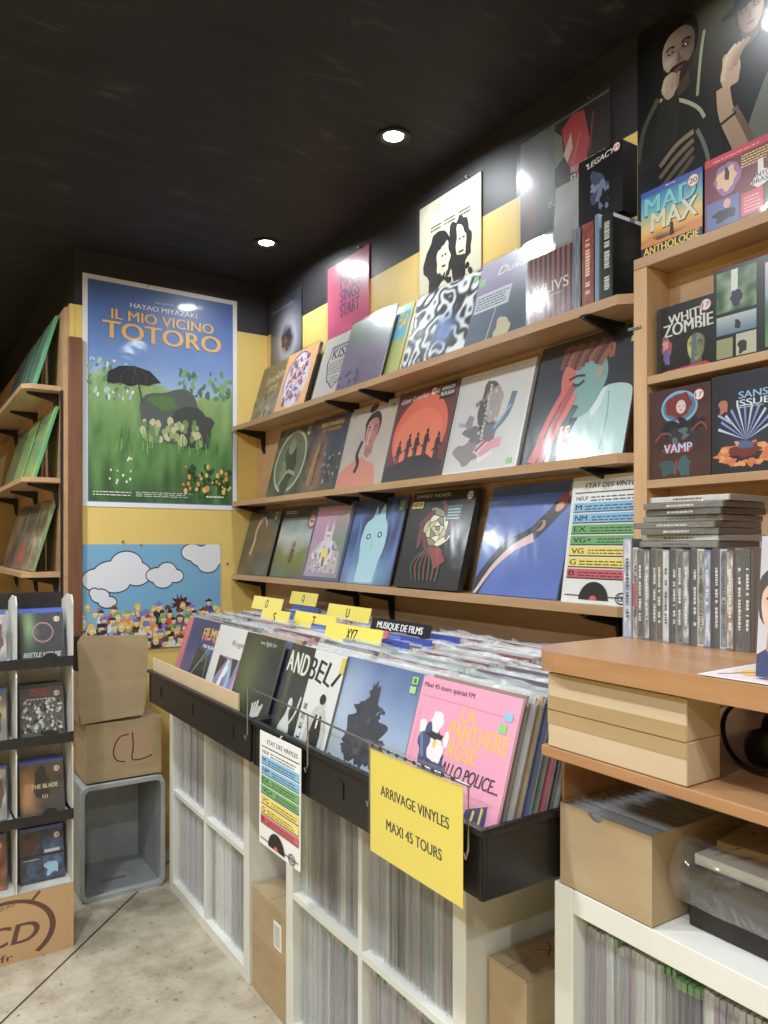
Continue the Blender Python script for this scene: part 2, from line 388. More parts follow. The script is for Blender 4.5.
def head(a, cx, cy, s, skin, hair, cloth=None, shadow=None, side=1, long=False, beard=False, hat=None):
    """a plain face of nobody in particular: hair, neck, shoulders, eyes, nose, mouth"""
    q = a.w/a.h; sh = shadow or mixc(skin, (20, 15, 20), .35)
    X = lambda x, y: (cx+x*s, cy+y*s*q)
    mid = mixc(skin, sh, .45)
    if cloth: a.poly([X(*p) for p in ((-1.6, -3.2), (-1.55, -1.9), (-.9, -1.45), (-.35, -1.2), (.4, -1.2), (1.0, -1.45), (1.6, -1.9), (1.7, -3.2))], C(*cloth))
    a.poly([X(*p) for p in ((-.38, -.5), (-.42, -1.3), (0, -1.6), (.44, -1.3), (.4, -.5))], C(*sh))
    a.blob(*X(0, .3), s*.8, s*.96*q, C(*hair), .1, 5)
    F = smooth([(-.6, .5), (-.62, 0), (-.52, -.5), (-.28, -.86), (.02, -.98), (.3, -.86), (.54, -.5), (.63, 0), (.6, .5), (.3, .84), (-.25, .84), (-.6, .5)], 5)[:-1]
    a.layer()
    fc = [X(*p) for p in F]; n = len(fc); c0 = X(0, 0)
    def shade(p):
        u = side*(p[0]-cx)/s; v = (p[1]-cy)/(s*q)
        k = max(0, min(1, .5+u*.75))*.85+.35*gs(u, v, -.27, .12, .2, .14)+.35*gs(u, v, .27, .12, .2, .14)+.3*gs(u, v, .05, -.3, .1, .2)-.2*gs(u, v, -.35, -.15, .2, .2)
        return C(*mixc(skin, sh, k))
    for r0, r1 in ((0, .3), (.3, .6), (.6, .82), (.82, 1)):
        for i in range(n):
            j = (i+1) % n; L = lambda p, t: (c0[0]+(p[0]-c0[0])*t, c0[1]+(p[1]-c0[1])*t)
            Q = [L(fc[i], r0), L(fc[i], r1), L(fc[j], r1), L(fc[j], r0)] if r0 else [L(fc[i], r1), L(fc[j], r1), c0]
            a.face([a.P(*p) for p in Q][::-1], [shade(p) for p in Q][::-1])
    for e in (-1, 1):
        a.line([X(e*.14, .24), X(e*.32, .30), X(e*.48, .22)], s*.07, C(*mixc(hair, sh, .25)))
        a.ell(*X(e*.3, .09), s*.13, s*.045*q, C(*mixc(sh, (20, 16, 18), .6)), n=12); a.ell(*X(e*.3, .10), s*.035, s*.03*q, C(*mixc(skin, (240, 240, 240), .4)), n=8)
    a.poly([X(side*x, y) for x, y in ((.0, .14), (.1, -.2), (.14, -.3), (.0, -.35), (-.03, -.28))][::side], C(*mixc(sh, mid, .4)))
    if beard: a.poly([X(*p) for p in smooth([(-.56, -.3), (-.5, -.6), (-.26, -.92), (.02, -1.04), (.3, -.92), (.52, -.6), (.58, -.3), (.4, -.5), (.25, -.42), (0, -.40), (-.25, -.42), (-.4, -.52), (-.56, -.3)], 3)[:-1]], C(*mixc(hair, sh, .45)))
    a.poly([X(*p) for p in smooth([(-.2, -.56), (-.06, -.52), (.06, -.52), (.22, -.56), (.05, -.64), (-.08, -.64), (-.2, -.56)], 3)[:-1]], C(*mixc(sh, (140, 50, 56), .5)))
    a.poly([X(*p) for p in smooth([(-.64, .2), (-.7, .7), (-.4, 1.08), (.2, 1.14), (.64, .88), (.68, .25), (.54, .56), (.2, .8), (-.3, .74), (-.55, .5), (-.64, .2)], 3)[:-1]], C(*hair))
    if hat:
        a.ell(*X(0, .56), s*1.45, s*.22*q, C(*hat), 8); a.poly([X(*p) for p in smooth([(-.75, .62), (-.62, 1.25), (-.1, 1.2), (.6, 1.4), (.78, .75), (-.75, .62)], 3)[:-1]], C(*mixc(hat, (0, 0, 0), .2)))

# ================================================================ ROOM
MB().box((-2.4, -2.4, -.05), (1.6, 6.0, 0)).build('floor', 'stone_floor')['kind'] = 'structure'
MB().box((-2.4, -2.4, CEIL), (1.6, 6.0, CEIL+.05)).build('ceiling', 'black_ceiling')['kind'] = 'structure'
struct(MB().box((1.5, -2.4, 0), (1.6, 3.4, CEIL)).build('wall_right', 'two_tone_wall'))
struct(MB().box((.638, 3.29, 0), (1.5, 6.0, CEIL)).build('wall_back', 'two_tone_wall'))
struct(MB().box((-2.5, -2.4, 0), (-2.4, 6.0, CEIL)).build('wall_left', 'two_tone_wall'))
struct(MB().box((-2.4, 5.9, 0), (.638, 6.0, CEIL)).build('wall_far', 'two_tone_wall'))
struct(MB().box((-2.4, -2.5, 0), (1.6, -2.4, CEIL)).build('wall_front', 'two_tone_wall'))
struct(MB().box((1.449, .40, .0), (1.499, 3.289, 1.858)).build('trim_1', 'panel_wood', bevel=.001))       # wood cladding behind the shelves
struct(MB().box((.618, 3.2905, 0), (.637, 5.9, 2.325)).build('trim_2', 'two_tone_wall'))
struct(MB().box((.600, 3.30, .3), (.617, 5.6, 2.31)).build('trim_3', 'panel_wood'))
struct(MB().box((.610, 3.268, .0), (.662, 3.289, 2.185)).build('trim_4', 'brown_wood', bevel=.002))

# ceiling lights
def lamp(i, x, y, label):
    t = thing('ceiling_spotlight', label, 'ceiling light', 'recessed spotlights in the black ceiling', (x, y, CEIL))
    r = MB()
    for k in range(28):
        a, b = 2*math.pi*k/28, 2*math.pi*(k+1)/28
        P = lambda q, rr, z: (rr*math.cos(q), rr*math.sin(q), z)
        for (r0, z0, r1, z1) in ((.052, 0, .052, -.006), (.052, -.006, .040, -.007), (.040, -.007, .030, -.001)):
            r.face([P(a, r0, z0), P(b, r0, z0), P(b, r1, z1), P(a, r1, z1)])
    r.build('ring', 'white_metal' if i > 1 else 'black_metal', t, smooth=True)
    g = MB(); g.face([(.030*math.cos(2*math.pi*k/20), -.030*math.sin(2*math.pi*k/20), -.0015) for k in range(20)])
    g.build('lamp_disc', 'lamp_glow', t)
    ld = bpy.data.lights.new('lamp_light', 'AREA'); ld.shape = 'DISK'; ld.size = .10; ld.energy = LAMP_POWER*((.38 if i < 2 else .22) if x > 1 else 1.75)
    ld.color = (.90, .955, 1); ld.spread = rad(165)
    lo = bpy.data.objects.new('lamp_light', ld); COL.objects.link(lo); lo.parent = t; lo.location = (0, 0, -.012)
LL = {0: 'large bright recessed spotlight in black ceiling above the shelves, nearer one in view', 1: 'small bright recessed spotlight in black ceiling near the back corner'}
for i, (x, y) in enumerate(LAMPS): lamp(i, x, y, LL.get(i, 'unseen recessed ceiling spotlight outside the view'))

# ================================================================ WALL SHELVES
XF = 1.32; PW = 1.448
SH = {'top': 1.875, 'middle': 1.53, 'lowest': 1.195}
def bracket(x_wall, y, z, sx, parent, depth=.135, name='bracket'):
    m = MB()
    m.prism([(x_wall, z), (x_wall-sx*depth, z), (x_wall-sx*depth, z-.009), (x_wall-sx*.02, z-.035), (x_wall-sx*.012, z-.088), (x_wall, z-.09)], 'y', y-.004, y+.004)
    m.box((min(x_wall, x_wall-sx*.005), y-.011, z-.1), (max(x_wall, x_wall-sx*.005), y+.011, z))
    m.box((min(x_wall, x_wall-sx*depth), y-.011, z-.004), (max(x_wall, x_wall-sx*depth), y+.011, z))
    m.build(name, 'black_metal', parent)
for nm, z in SH.items():
    xw = PW if nm != 'top' else 1.499
    if nm == 'top': z0 = z
    for (ya, yb, side) in ((2.245, 3.285, 'far left'), (1.033, 2.243, 'near right')):
        t = thing('wall_shelf', f'{side} half of the {nm} of three beech shelves on the right wall', 'shelf', 'beech record shelves on the wall', (XF, (ya+yb)/2, z))
        hl = (yb-ya)/2
        b = MB()
        n0 = .05 if side == 'near right' else .0
        b.prism([(0, hl), (0, -hl+n0), (n0, -hl), (xw-XF, -hl), (xw-XF, hl)], 'z', -.022, 0)
        b.build('shelf_board', 'beech', t, bevel=.002)
        for yy in ((hl-.08, -hl+.13) if side == 'far left' else (hl-.10, -hl+.14)):
            bracket(PW-XF if nm != 'top' else PW-XF-.0, yy, -.0225, 1, t)

# ---------------------------------------------------------------- album covers
ROT = -math.pi/2; NC = [0]
def cover(label, y_left, z, art, w=.315, h=.306, t=.006, dx=.08, xb=None, side=None, bg=(40, 40, 40), name='album_cover', cat='record',
          group=None, sleeve='film', matn='gloss_print', rz=0, extra=0):
    phi = math.asin(min(.9, dx/h)) if dx else 0
    if z == Z1 and w > .25: y_left *= 1.036; xb = (xb or 1.36)+.046; dx = .085; h = .297
    if z == Z2: y_left *= 1.022; xb = (xb or 1.358)+.006; w *= .99
    if xb is not None and z == Z3: xb = min(xb, 1.362)
    if z == Z3 and dx > .06: dx = .08
    if z == Z2: dx = .078
    xb = xb if xb is not None else 1.358
    if sleeve and dx: NC[0] += 1; xb -= .013*(NC[0] % 2)
    phi = math.asin(min(.9, dx/h)) if dx else 0
    g = thing(name, label, cat, group, (xb, y_left-w/2, z), (-phi, 0, ROT+rz))
    a = Art(w, h, t, C(*(side or mixc(bg, (235, 235, 235), .35))), C(*bg)); art(a)
    a.build('cover', matn, g)
    if sleeve:
        s = MB(); e = .0035; s.box((-w/2-e, -t-.0065, .0006), (w/2+e, -.0002, h+.006)) if False else None
        y0 = -t-.0012-a.L*a.eps
        s.grid(lambda u, v: ((u-.5)*(w+.008), y0-.0014*abs(math.sin(u*math.pi))*abs(math.sin(v*math.pi)), .0006+v*(h+.006)), 10, 10)
        s.grid(lambda u, v: ((u-.5)*(w+.008), y0+(-.0001-y0)*v, h+.0066), 2, 1)
        for q in (-1, 1): s.grid(lambda u, v: (q*(w+.008)/2, y0+(-.0001-y0)*u, .0006+v*(h+.006)), 1, 4)
        s.build('plastic_sleeve', sleeve, g, smooth=False)
    return g

# ---- lowest shelf
Z3 = SH['lowest']; Z2 = SH['middle']; Z1 = SH['top']
G3 = None
def a31(a):
    a.paint(lambda u, v: mixc((92, 84, 66), (62, 58, 50), .5+nz(u, v, 5, 1))); 
    a.line([(.3, .3), (.36, .5), (.34, .68), (.42, .82), (.55, .86), (.66, .74)], lambda t: .07*(1-.5*t), C(205, 165, 140))
    a.line([(.36, .6), (.4, .72), (.5, .8)], .02, C(170, 120, 100)); a.dots(.9, .92)
def a32(a):
    a.paint(lambda u, v: ramp([(0, (86, 96, 60)), (.4, (120, 132, 76)), (.48, (150, 160, 150)), (.7, (196, 204, 204)), (1, (112, 124, 130))], v+.12*nz(u, v, 4, 2)), 26, 26, (0, 0, 1, .84))
    a.rect(0, .84, 1, 1, C(24, 22, 24)); a.line([(.5, .2), (.52, .4)], .1, C(70, 60, 50)); a.ell(.52, .45, .05, .05, C(150, 90, 80)); a.lines(.06, .9, .4, .95, 2, C(220, 220, 220)); 
    a.ell(.87, .8, .11, .13, C(150, 40, 45)); a.ell(.87, .78, .08, .08, C(220, 190, 180)); a.line([(.82, .78), (.92, .77)], .02, C(30, 20, 20))
def a33(a):
    a.paint(lambda u, v: mixc(mixc((160, 140, 190), (220, 150, 180), v), (110, 150, 110), .8*gs(u, v, .8, .4, .3, .4)+.2*nz(u, v, 9, 3)))
    a.frame(0, 0, 1, 1, .05, C(62, 74, 130)); a.poly([(.12, .1), (.12, .35), (.3, .5), (.7, .5), (.88, .35), (.88, .1)], C(190, 180, 190)); a.ell(.5, .36, .2, .2, C(225, 215, 225))
    a.bits(60, (.15, .1, .85, .45), (.012, .03), [C(160, 140, 180), C(230, 225, 230), C(120, 120, 150)], 4)
    for u in (.42, .58): a.rect(u-.03, .5, u+.03, .7, C(220, 210, 220)); a.poly([(u-.04, .7), (u, .8), (u+.04, .7)], C(200, 180, 205))
    a.rect(.45, .58, .55, .62, C(235, 225, 235)); a.ell(.5, .34, .09, .07, C(240, 215, 90)); a.ell(.5, .24, .03, .07, C(120, 90, 40)); a.dots(.9, .9)
def a34(a):
    a.paint(lambda u, v: mixc(mixc((24, 34, 84), (70, 110, 190), .5+nz(u, v*.3, 9, 5)), (150, 205, 235), .75*gs(u, v, .5, .1, .6, .25)), 30)
    a.poly(smooth([(.3, .02), (.3, .3), (.26, .5), (.3, .7), (.42, .78), (.46, .92), (.52, .8), (.6, .93), (.66, .78), (.74, .66), (.76, .45), (.7, .25), (.66, .02)], 4), C(172, 214, 232))
    a.ell(.4, .55, .045, .035, C(44, 74, 120)); a.ell(.62, .57, .045, .035, C(44, 74, 120)); a.ell(.4, .55, .02, .02, WHITE, n=8); a.ell(.62, .57, .02, .02, WHITE, n=8)
    a.line([(.5, .5), (.5, .4)], .02, C(140, 190, 215)); a.line([(.1, .1), (.2, .5), (.16, .8)], .02, C(80, 130, 210)); a.dots(.93, .93)
def a35(a):
    a.rect(.0, .0, 1, 1, C(22, 22, 22)); cr = [C(226, 220, 180), C(205, 198, 150), C(236, 232, 205), C(150, 145, 110)]
    rr = random.Random(3)
    for k in range(26):
        an = k*2.4; r = .03+.011*k; cx, cy = .5+r*.8*math.cos(an), .6+r*.75*math.sin(an)
        a.ell(cx, cy, .10+.002*k, .042, BLACK, math.degrees(an)+70, n=12); a.ell(cx, cy, .09+.002*k, .033, cr[k % 4] if k < 20 else C(120, 40, 40), math.degrees(an)+70, n=12)
    for k in range(7): a.line([(.45, .42), (.5-.07*k+.15, .25), (.55-.06*k+.1, .08)], .035*(1-k*.06), C(130, 36, 40) if k % 2 else C(60, 90, 60))
    a.poly([(.45, .4), (.6, .2), (.75, .28), (.62, .42)], C(150, 44, 46)); a.text('SWEET NOIZE', .35, .955, .55, .035, C(220, 220, 220)); a.rect(.03, .83, .22, .9, C(228, 205, 60)); a.text('NEUF', .125, .865, .15, .045, BLACK)
    a.rect(.62, .68, .84, .84, C(60, 90, 100)); a.lines(.64, .7, .82, .82, 4, C(180, 200, 205)); a.sticker(.92, .93, .045, t='22')
def a36(a):
    a.paint(lambda u, v: mixc((52, 84, 168), (72, 108, 200), .5+.6*nz(u, v, 3, 8)))
    a.line([(.0, .0), (.12, .2), (.32, .42), (.6, .55), (.82, .75), (1.0, .92)], .13, C(26, 26, 34)); a.line([(.02, .0), (.2, .25), (.4, .42), (.62, .52)], lambda t: .03+.05*t, C(226, 190, 194))
    a.line([(.85, .8), (1, .95)], .1, C(160, 50, 50)); a.ell(.68, .62, .06, .04, C(180, 130, 110), 40); a.ell(.66, .62, .02, .05, BLACK, -40); a.ell(.85, .78, .05, .035, C(200, 150, 120), 40); a.dots(.97, .96)
cover('olive brown record cover with a raised pale arm, lowest shelf far left', 3.275, Z3, a31, bg=(80, 74, 60))
cover('record cover with a stormy sky over a green field and a round red sticker', 2.945, Z3, a32, bg=(24, 24, 26), dx=.09)
cover('lilac record cover with blue border and white domed chapel picture', 2.628, Z3, a33, bg=(62, 74, 130), xb=1.360, w=.285)
cover('blue record cover with a pale ghostly face whose eyes are dots', 2.335, Z3, a34, bg=(40, 60, 120), xb=1.352, dx=.105)
cover('black record box with cream rose drawing and a yellow NEUF sticker', 1.965, Z3, a35, bg=(22, 22, 22), t=.018, xb=1.368, dx=.09, side=(50, 48, 46))
cover('blue record cover with a dark and pink ribbon crossing it', 1.607, Z3, a36, bg=(56, 88, 172))
# grading chart
def chart(a):
    a.rect(0, 0, 1, 1, C(232, 232, 230)); a.text('ETAT DES VINYLES', .56, .925, .74, .04, BLACK, shear=.2); a.rect(.05, .865, .97, .875, C(60, 60, 60))
    a.rect(.05, .795, .97, .855, C(236, 236, 236)); a.text('NEUF', .16, .825, .17, .032, BLACK); a.lines(.28, .80, .95, .85, 2, C(90, 90, 90), 2)
    rows = [('M', (120, 184, 226)), ('NM', (120, 184, 226)), ('EX', (106, 172, 96)), ('VG+', (106, 172, 96)), ('VG', (240, 214, 84)), ('G', (240, 214, 84)), ('B', (208, 70, 84))]
    for k, (t, c) in enumerate(rows):
        v = .72-.087*k; a.rect(.05, v-.008, .97, v+.066, C(40, 40, 40)); a.rect(.05, v, .97, v+.068, C(*c))
        a.text(t, .07+.05*len(t), v+.034, .085*len(t), .042, BLACK); a.lines(.1+.11*len(t), v+.012, .95, v+.058, 2, C(*mixc(c, (20, 20, 20), .6)), k)
    a.rect(.05, .055, .97, .063, C(70, 70, 70)); a.ell(.45, .03, .2, .14, C(20, 20, 20), a0=0, a1=180); a.ell(.45, .03, .05, .035, C(200, 80, 80), a0=0, a1=180)
    a.ring(.82, .055, .08, .045, .01, BLACK); a.text('CD', .82, .055, .11, .04, BLACK)
cover('white record grading chart with blue, green, yellow and red rows, standing on the lowest shelf', 1.262, Z3, chart, w=.215, h=.300, t=.003, dx=.045, bg=(232, 232, 230), name='grading_chart', cat='chart', sleeve='film', xb=1.352)

# ---- middle shelf
Z2 = SH['middle']
def a21(a):
    a.paint(lambda u, v: mixc((96, 100, 82), (66, 72, 58), .5+nz(u, v, 6, 1))); a.ell(.52, .5, .45, .45, C(196, 196, 170), n=32); a.ell(.52, .5, .41, .41, C(110, 116, 92), n=32)
    a.blob(.5, .42, .22, .32, C(58, 64, 54), .3, 2); a.ell(.5, .72, .1, .12, C(150, 140, 120)); a.blob(.38, .36, .1, .14, C(140, 136, 116), .3, 4); a.line([(.3, .15), (.5, .35), (.75, .3)], .05, C(170, 170, 150)); a.dots(.9, .93)
def a22(a):
    a.paint(lambda u, v: mixc(mixc((70, 60, 66), (40, 36, 44), v), (196, 130, 70), .7*gs(u, v, .3, .35, .25, .5)+.3*nz(u, v, 8, 3)))
    a.text('BROTHERS', .55, .9, .6, .06, C(212, 170, 60)); a.text('OF THE SUN', .55, .82, .5, .04, C(200, 150, 60))
    for k in range(5): a.line([(.2+.14*k, .1), (.24+.12*k, .4+.05*(k % 2)), (.3+.1*k, .65)], .04, C(*[(190, 120, 70), (40, 40, 56), (150, 90, 60), (70, 70, 96), (30, 28, 34)][k]))
    a.bits(30, (.5, .1, .95, .5), (.01, .035), [C(130, 150, 180), C(40, 50, 70), C(180, 190, 200)], 3, .5)
def a23(a):
    a.paint(lambda u, v: mixc((188, 172, 158), (200, 186, 174), .5+nz(u, v, 3, 3)))
    a.poly(smooth([(.02, 0), (.06, .2), (.25, .3), (.45, .36), (.6, .3), (.78, .22), (.86, 0)], 4), C(216, 128, 106))
    head(a, .58, .66, .2, (206, 138, 118), (34, 28, 30), None, (178, 100, 84)); a.ell(.52, .95, .09, .05, C(30, 26, 28), 20)
    a.line([(.42, .56), (.36, .4), (.42, .28), (.38, .18)], .06, C(34, 28, 30)); a.line([(.56, .75), (.54, .5)], .015, C(236, 200, 190)); a.dots(.93, .93)
def a24(a):
    a.paint(lambda u, v: mixc((128, 34, 34), (70, 22, 24), abs(v-.5)*1.2)); a.ell(.5, .5, .46, .42, C(226, 86, 42), n=40); a.ell(.5, .44, .4, .33, C(236, 104, 48), n=36)
    a.poly([(0, 0), (0, .16), (.2, .19), (.32, .22), (.4, .25), (.72, .25), (.8, .2), (1, .17), (1, 0)], C(40, 26, 28))
    for u, h in ((.2, .42), (.36, .48), (.5, .48), (.66, .5), (.86, .44)):
        a.poly([(u-.03, .17), (u-.035, h-.08), (u-.05, h-.12), (u-.03, h-.03), (u+.03, h-.03), (u+.06, h-.14), (u+.03, h-.1), (u+.04, .17), (u+.01, .17), (u, .3), (u-.01, .17)], C(34, 20, 22)); a.ell(u, h, .022, .03, C(34, 20, 22), n=10)
        a.line([(u-.07, h-.16), (u+.07, h-.1)], .02, C(34, 20, 22))
    a.text('Get Lucky', .3, .9, .48, .07, C(236, 220, 210), bold=False, shear=.35, rot=4); a.sticker(.62, .93, .045, t='4'); a.rect(.74, .82, .98, .98, BLACK); a.text('RANDOM', .86, .93, .2, .04, WHITE); a.text('ROUGH', .86, .87, .2, .04, WHITE); a.rect(.66, .9, .72, .95, C(170, 160, 120))
def a25(a):
    a.rect(0, 0, 1, 1, C(212, 210, 212)); a.blob(.5, .62, .16, .24, C(92, 86, 88), .2, 4); a.blob(.56, .63, .11, .17, C(172, 160, 158), .15, 6)
    a.line([(.3, .66), (.42, .72), (.5, .82)], .05, C(150, 120, 126)); a.line([(.1, .5), (.26, .46), (.35, .4)], .04, C(176, 170, 176)); a.blob(.26, .5, .05, .07, C(150, 140, 146), .2, 7)
    a.blob(.46, .36, .2, .12, C(120, 116, 122), .4, 5); a.blob(.3, .18, .16, .1, C(150, 140, 144), .4, 9); a.line([(.6, .38), (.75, .52), (.8, .72)], .07, C(100, 124, 150)); a.line([(.62, .4), (.78, .6)], .025, C(160, 180, 200))
    a.line([(.5, .14), (.62, .24), (.74, .26)], .09, C(226, 150, 164)); a.line([(.48, .1), (.66, .17)], .05, C(236, 224, 228)); a.line([(.42, .2), (.56, .3)], .03, C(200, 60, 80))
    for k, t in enumerate(('I AM', 'EASY', 'TO', 'FIND')): a.text(t, .47+.0*k, .82-.15*k, .14, .035, WHITE, rot=-82)
    a.bits(20, (.35, .3, .65, .8), (.006, .02), [C(60, 56, 60), C(210, 200, 204)], 3); a.rect(.86, .04, .93, .09, C(130, 200, 90))
    a.frame(0, 0, 1, 1, .02, C(228, 228, 230))
def a26(a):
    a.paint(lambda u, v: mixc((24, 28, 36), (40, 46, 58), .5+nz(u, v, 3, 5)))
    a.poly(smooth([(.36, 0), (.5, .3), (.62, .46), (.76, .55), (.96, .52), (1, .4), (1, 0)], 4), C(178, 210, 212)); a.poly([(.62, .46), (.76, .55), (.72, .4), (.64, .3)], C(214, 230, 230)); a.line([(.78, .5), (.8, .3), (.78, .05)], .012, C(130, 165, 172))
    a.poly(smooth([(.3, .55), (.28, .72), (.36, .86), (.52, .92), (.66, .84), (.74, .66), (.7, .5), (.6, .36), (.46, .34), (.36, .42), (.3, .55)], 4)[:-1], C(120, 168, 168))
    a.poly(smooth([(.3, .55), (.28, .72), (.36, .82), (.42, .7), (.4, .55), (.44, .42), (.36, .42), (.3, .55)], 4)[:-1], C(206, 92, 76))
    for k in range(12): a.line([(.26+.035*k, .76+.03*math.sin(k)), (.3+.04*k, .9+.03*math.cos(k*2)), (.42+.03*k, .88-.01*k)], .05, C(*[(120, 62, 42), (86, 44, 34), (150, 84, 56)][k % 3]))
    a.ell(.66, .66, .035, .06, C(160, 160, 150), -15); a.line([(.4, .62), (.46, .6), (.52, .63)], .025, C(40, 44, 52)); a.line([(.36, .66), (.44, .68), (.52, .67)], .02, C(52, 40, 40)); a.line([(.42, .44), (.5, .42)], .02, C(70, 50, 56))
    for k, (p, q_) in enumerate((((.12, .02), (.36, .62)), ((.2, .0), (.42, .6)), ((.28, .0), (.45, .52)), ((.32, .0), (.47, .42)))):
        a.line([p, ((p[0]+q_[0])/2-.04, (p[1]+q_[1])/2), q_], .06, C(*[(206, 72, 62), (180, 52, 52), (216, 96, 80), (60, 90, 96)][k]))
    a.line([(.1, .0), (.2, .2)], .1, C(196, 60, 56)); a.rect(.36, .05, .46, .28, C(226, 210, 206)); a.bits(14, (.36, .05, .46, .28), (.006, .014), [C(190, 40, 44)], 2); a.dots(.95, .94)
cover('green record cover with a large round picture, at the far left of the middle shelf', 2.935, Z2, a21, bg=(86, 92, 74))
cover('dark record cover with orange lettering above a crowded night scene', 2.612, Z2, a22, bg=(50, 44, 50), w=.29, xb=1.362)
cover('beige record cover with a portrait in coral pink and tied dark hair', 2.335, Z2, a23, bg=(190, 176, 162), xb=1.352, dx=.105)
cover('red record cover with an orange sun behind five black figures', 2.008, Z2, a24, bg=(70, 22, 24), w=.31, t=.012, xb=1.36)
cover('white record cover with a grey and pink torn photo collage', 1.705, Z2, a25, bg=(212, 210, 212), t=.010, xb=1.354)
cover('dark record cover of a man in a pale shirt, red hand over his face', 1.374, Z2, a26, bg=(26, 30, 38), w=.318, h=.318)

# ---- top shelf
Z1 = SH['top']
def a11(a):
    a.paint(lambda u, v: ramp([(0, (60, 56, 48)), (.3, (130, 126, 120)), (.55, (98, 84, 56)), (1, (110, 96, 60))], v+.3*nz(u, v, 6, 1)))
    a.text('Smokin', .6, .76, .6, .14, C(214, 200, 150), bold=False, shear=.3, rot=8); a.text('Joy', .62, .58, .34, .13, C(204, 190, 140), bold=False, shear=.3, rot=8); a.bits(30, (.2, .05, .8, .5), (.02, .06), [C(70, 66, 56), C(150, 150, 150), C(96, 100, 120), C(60, 56, 40)], 4); a.rect(0, .35, .12, .42, C(26, 24, 24))
def a12(a):
    a.rect(0, 0, 1, 1, C(232, 168, 98)); a.ell(.5, .52, .38, .42, C(222, 206, 214), 8, n=32)
    a.bits(110, (.22, .18, .78, .86), (.02, .055), [C(190, 80, 100), C(90, 80, 150), C(236, 224, 236), C(90, 110, 80), C(226, 120, 70), C(160, 120, 190)], 8); a.ring(.5, .52, .40, .44, .02, C(110, 90, 170), a0=60, a1=200)
def a13(a):
    a.rect(0, 0, 1, 1, C(190, 184, 176)); P = [(.24, .84), (.8, .84), (.82, .6), (.7, .34), (.5, .2), (.3, .34), (.2, .6)]
    a.poly(P, C(70, 72, 84)); a.poly([(.5+(x-.5)*.9, .53+(y-.53)*.92) for x, y in P], C(190, 184, 176)); a.text('KISS', .51, .72, .42, .16, C(60, 62, 76)); a.lines(.27, .42, .75, .62, 5, C(110, 110, 118), 4); a.lines(.38, .28, .64, .4, 3, C(110, 110, 118), 5)
def a14(a):
    a.paint(lambda u, v: ramp([(0, (104, 92, 120)), (.4, (128, 112, 140)), (.75, (116, 122, 130)), (1, (120, 140, 110))], v+.25*nz(u, v, 4, 6)), 26)
    a.bits(20, (.05, .05, .5, .3), (.01, .04), [C(96, 60, 90), C(80, 70, 120)], 2)
def a15(a):
    a.rect(0, 0, 1, 1, C(190, 190, 190))
    def f(u, v):
        s = math.sin(14*(nz(u, v, 2.2, 4)+.9*math.hypot(u-.55, v-.45))+2*nz(u, v, 7, 2)*4)
        c = mixc((38, 38, 40), (222, 224, 226), .5+1.6*s*.6); return mixc(c, (92, 122, 178), 1.2*gs(u, v, .6, .42, .17, .17))
    a.paint(f, 56); a.rect(.9, .86, .97, .93, C(130, 190, 120))
def a16(a):
    a.paint(lambda u, v: mixc(ramp([(0, (84, 98, 118)), (.5, (112, 124, 144)), (.62, (150, 140, 170)), (1, (170, 166, 190))], v+.1*nz(u, v, 3, 3)), (70, 74, 84), .4*gs(u, v, .7, .3, .3, .3)))
    a.rect(.03, .44, .52, .64, C(200, 204, 212)); a.lines(.05, .47, .5, .62, 5, C(90, 96, 110), 3); a.text('Duval', .48, .84, .4, .09, C(226, 220, 236), bold=False, shear=.3); a.line([(.3, 0), (.36, .45)], .012, C(190, 200, 214)); a.blob(.52, .16, .12, .12, C(200, 190, 160), .3, 4); a.rect(.02, .74, .1, .82, C(150, 200, 150))
GT = None
cover('olive brown record cover with handwriting, at the far left of the top shelf', 3.185, Z1, a11, bg=(98, 88, 60), dx=.125, xb=1.37, w=.29, t=.014, side=(110, 40, 56))
cover('orange record cover with a rounded multicoloured ornament', 2.885, Z1, a12, bg=(232, 168, 98), dx=.125, xb=1.366, w=.285, side=(40, 34, 36), t=.014)
cover('pale grey record cover with a dark shield outline reading KISS', 2.585, Z1, a13, bg=(190, 184, 176), dx=.125, xb=1.362, w=.30)
cover('hazy violet grey record cover, front one of the leaning stack on the top shelf', 2.345, Z1, a14, bg=(120, 110, 130), dx=.13, xb=1.348, w=.30)
for k, (c, lb) in enumerate((((196, 180, 70), 'record with a mustard edge right behind the violet cover, top shelf'), ((226, 222, 214), 'record with a white edge in the leaning stack behind the violet cover'), ((60, 80, 70), 'record with a dark green edge in the leaning stack behind the violet cover'), ((200, 110, 120), 'record with a pink edge, rearmost of the stack behind the violet cover'))):
    def ab(a, c=c, k=k):
        a.rect(.0, .0, 1, 1, C(*mixc(c, (110, 180, 210) if k == 0 else (200, 190, 120), .3)))
        if k == 0: a.rect(.7, .55, .97, .95, C(96, 176, 206)); a.bits(8, (.72, .6, .95, .9), (.02, .04), [C(230, 180, 60)], 1)
    cover(lb, 2.30-.016*(k+1), Z1, ab, bg=c, side=c, dx=.13, xb=1.360+.0085*k, w=.30, h=.315, t=.0045, sleeve=None)
cover('silvery record cover with swirling black and white pattern and a blue centre', 1.972, Z1, a15, bg=(150, 150, 150), dx=.12, xb=1.362, w=.325, sleeve='film_crinkled')
cover('grey blue record cover in loose shiny plastic, right of the swirling silver one', 1.64, Z1, a16, bg=(120, 130, 150), dx=.12, xb=1.362, w=.30, h=.30, sleeve='film_crinkled')

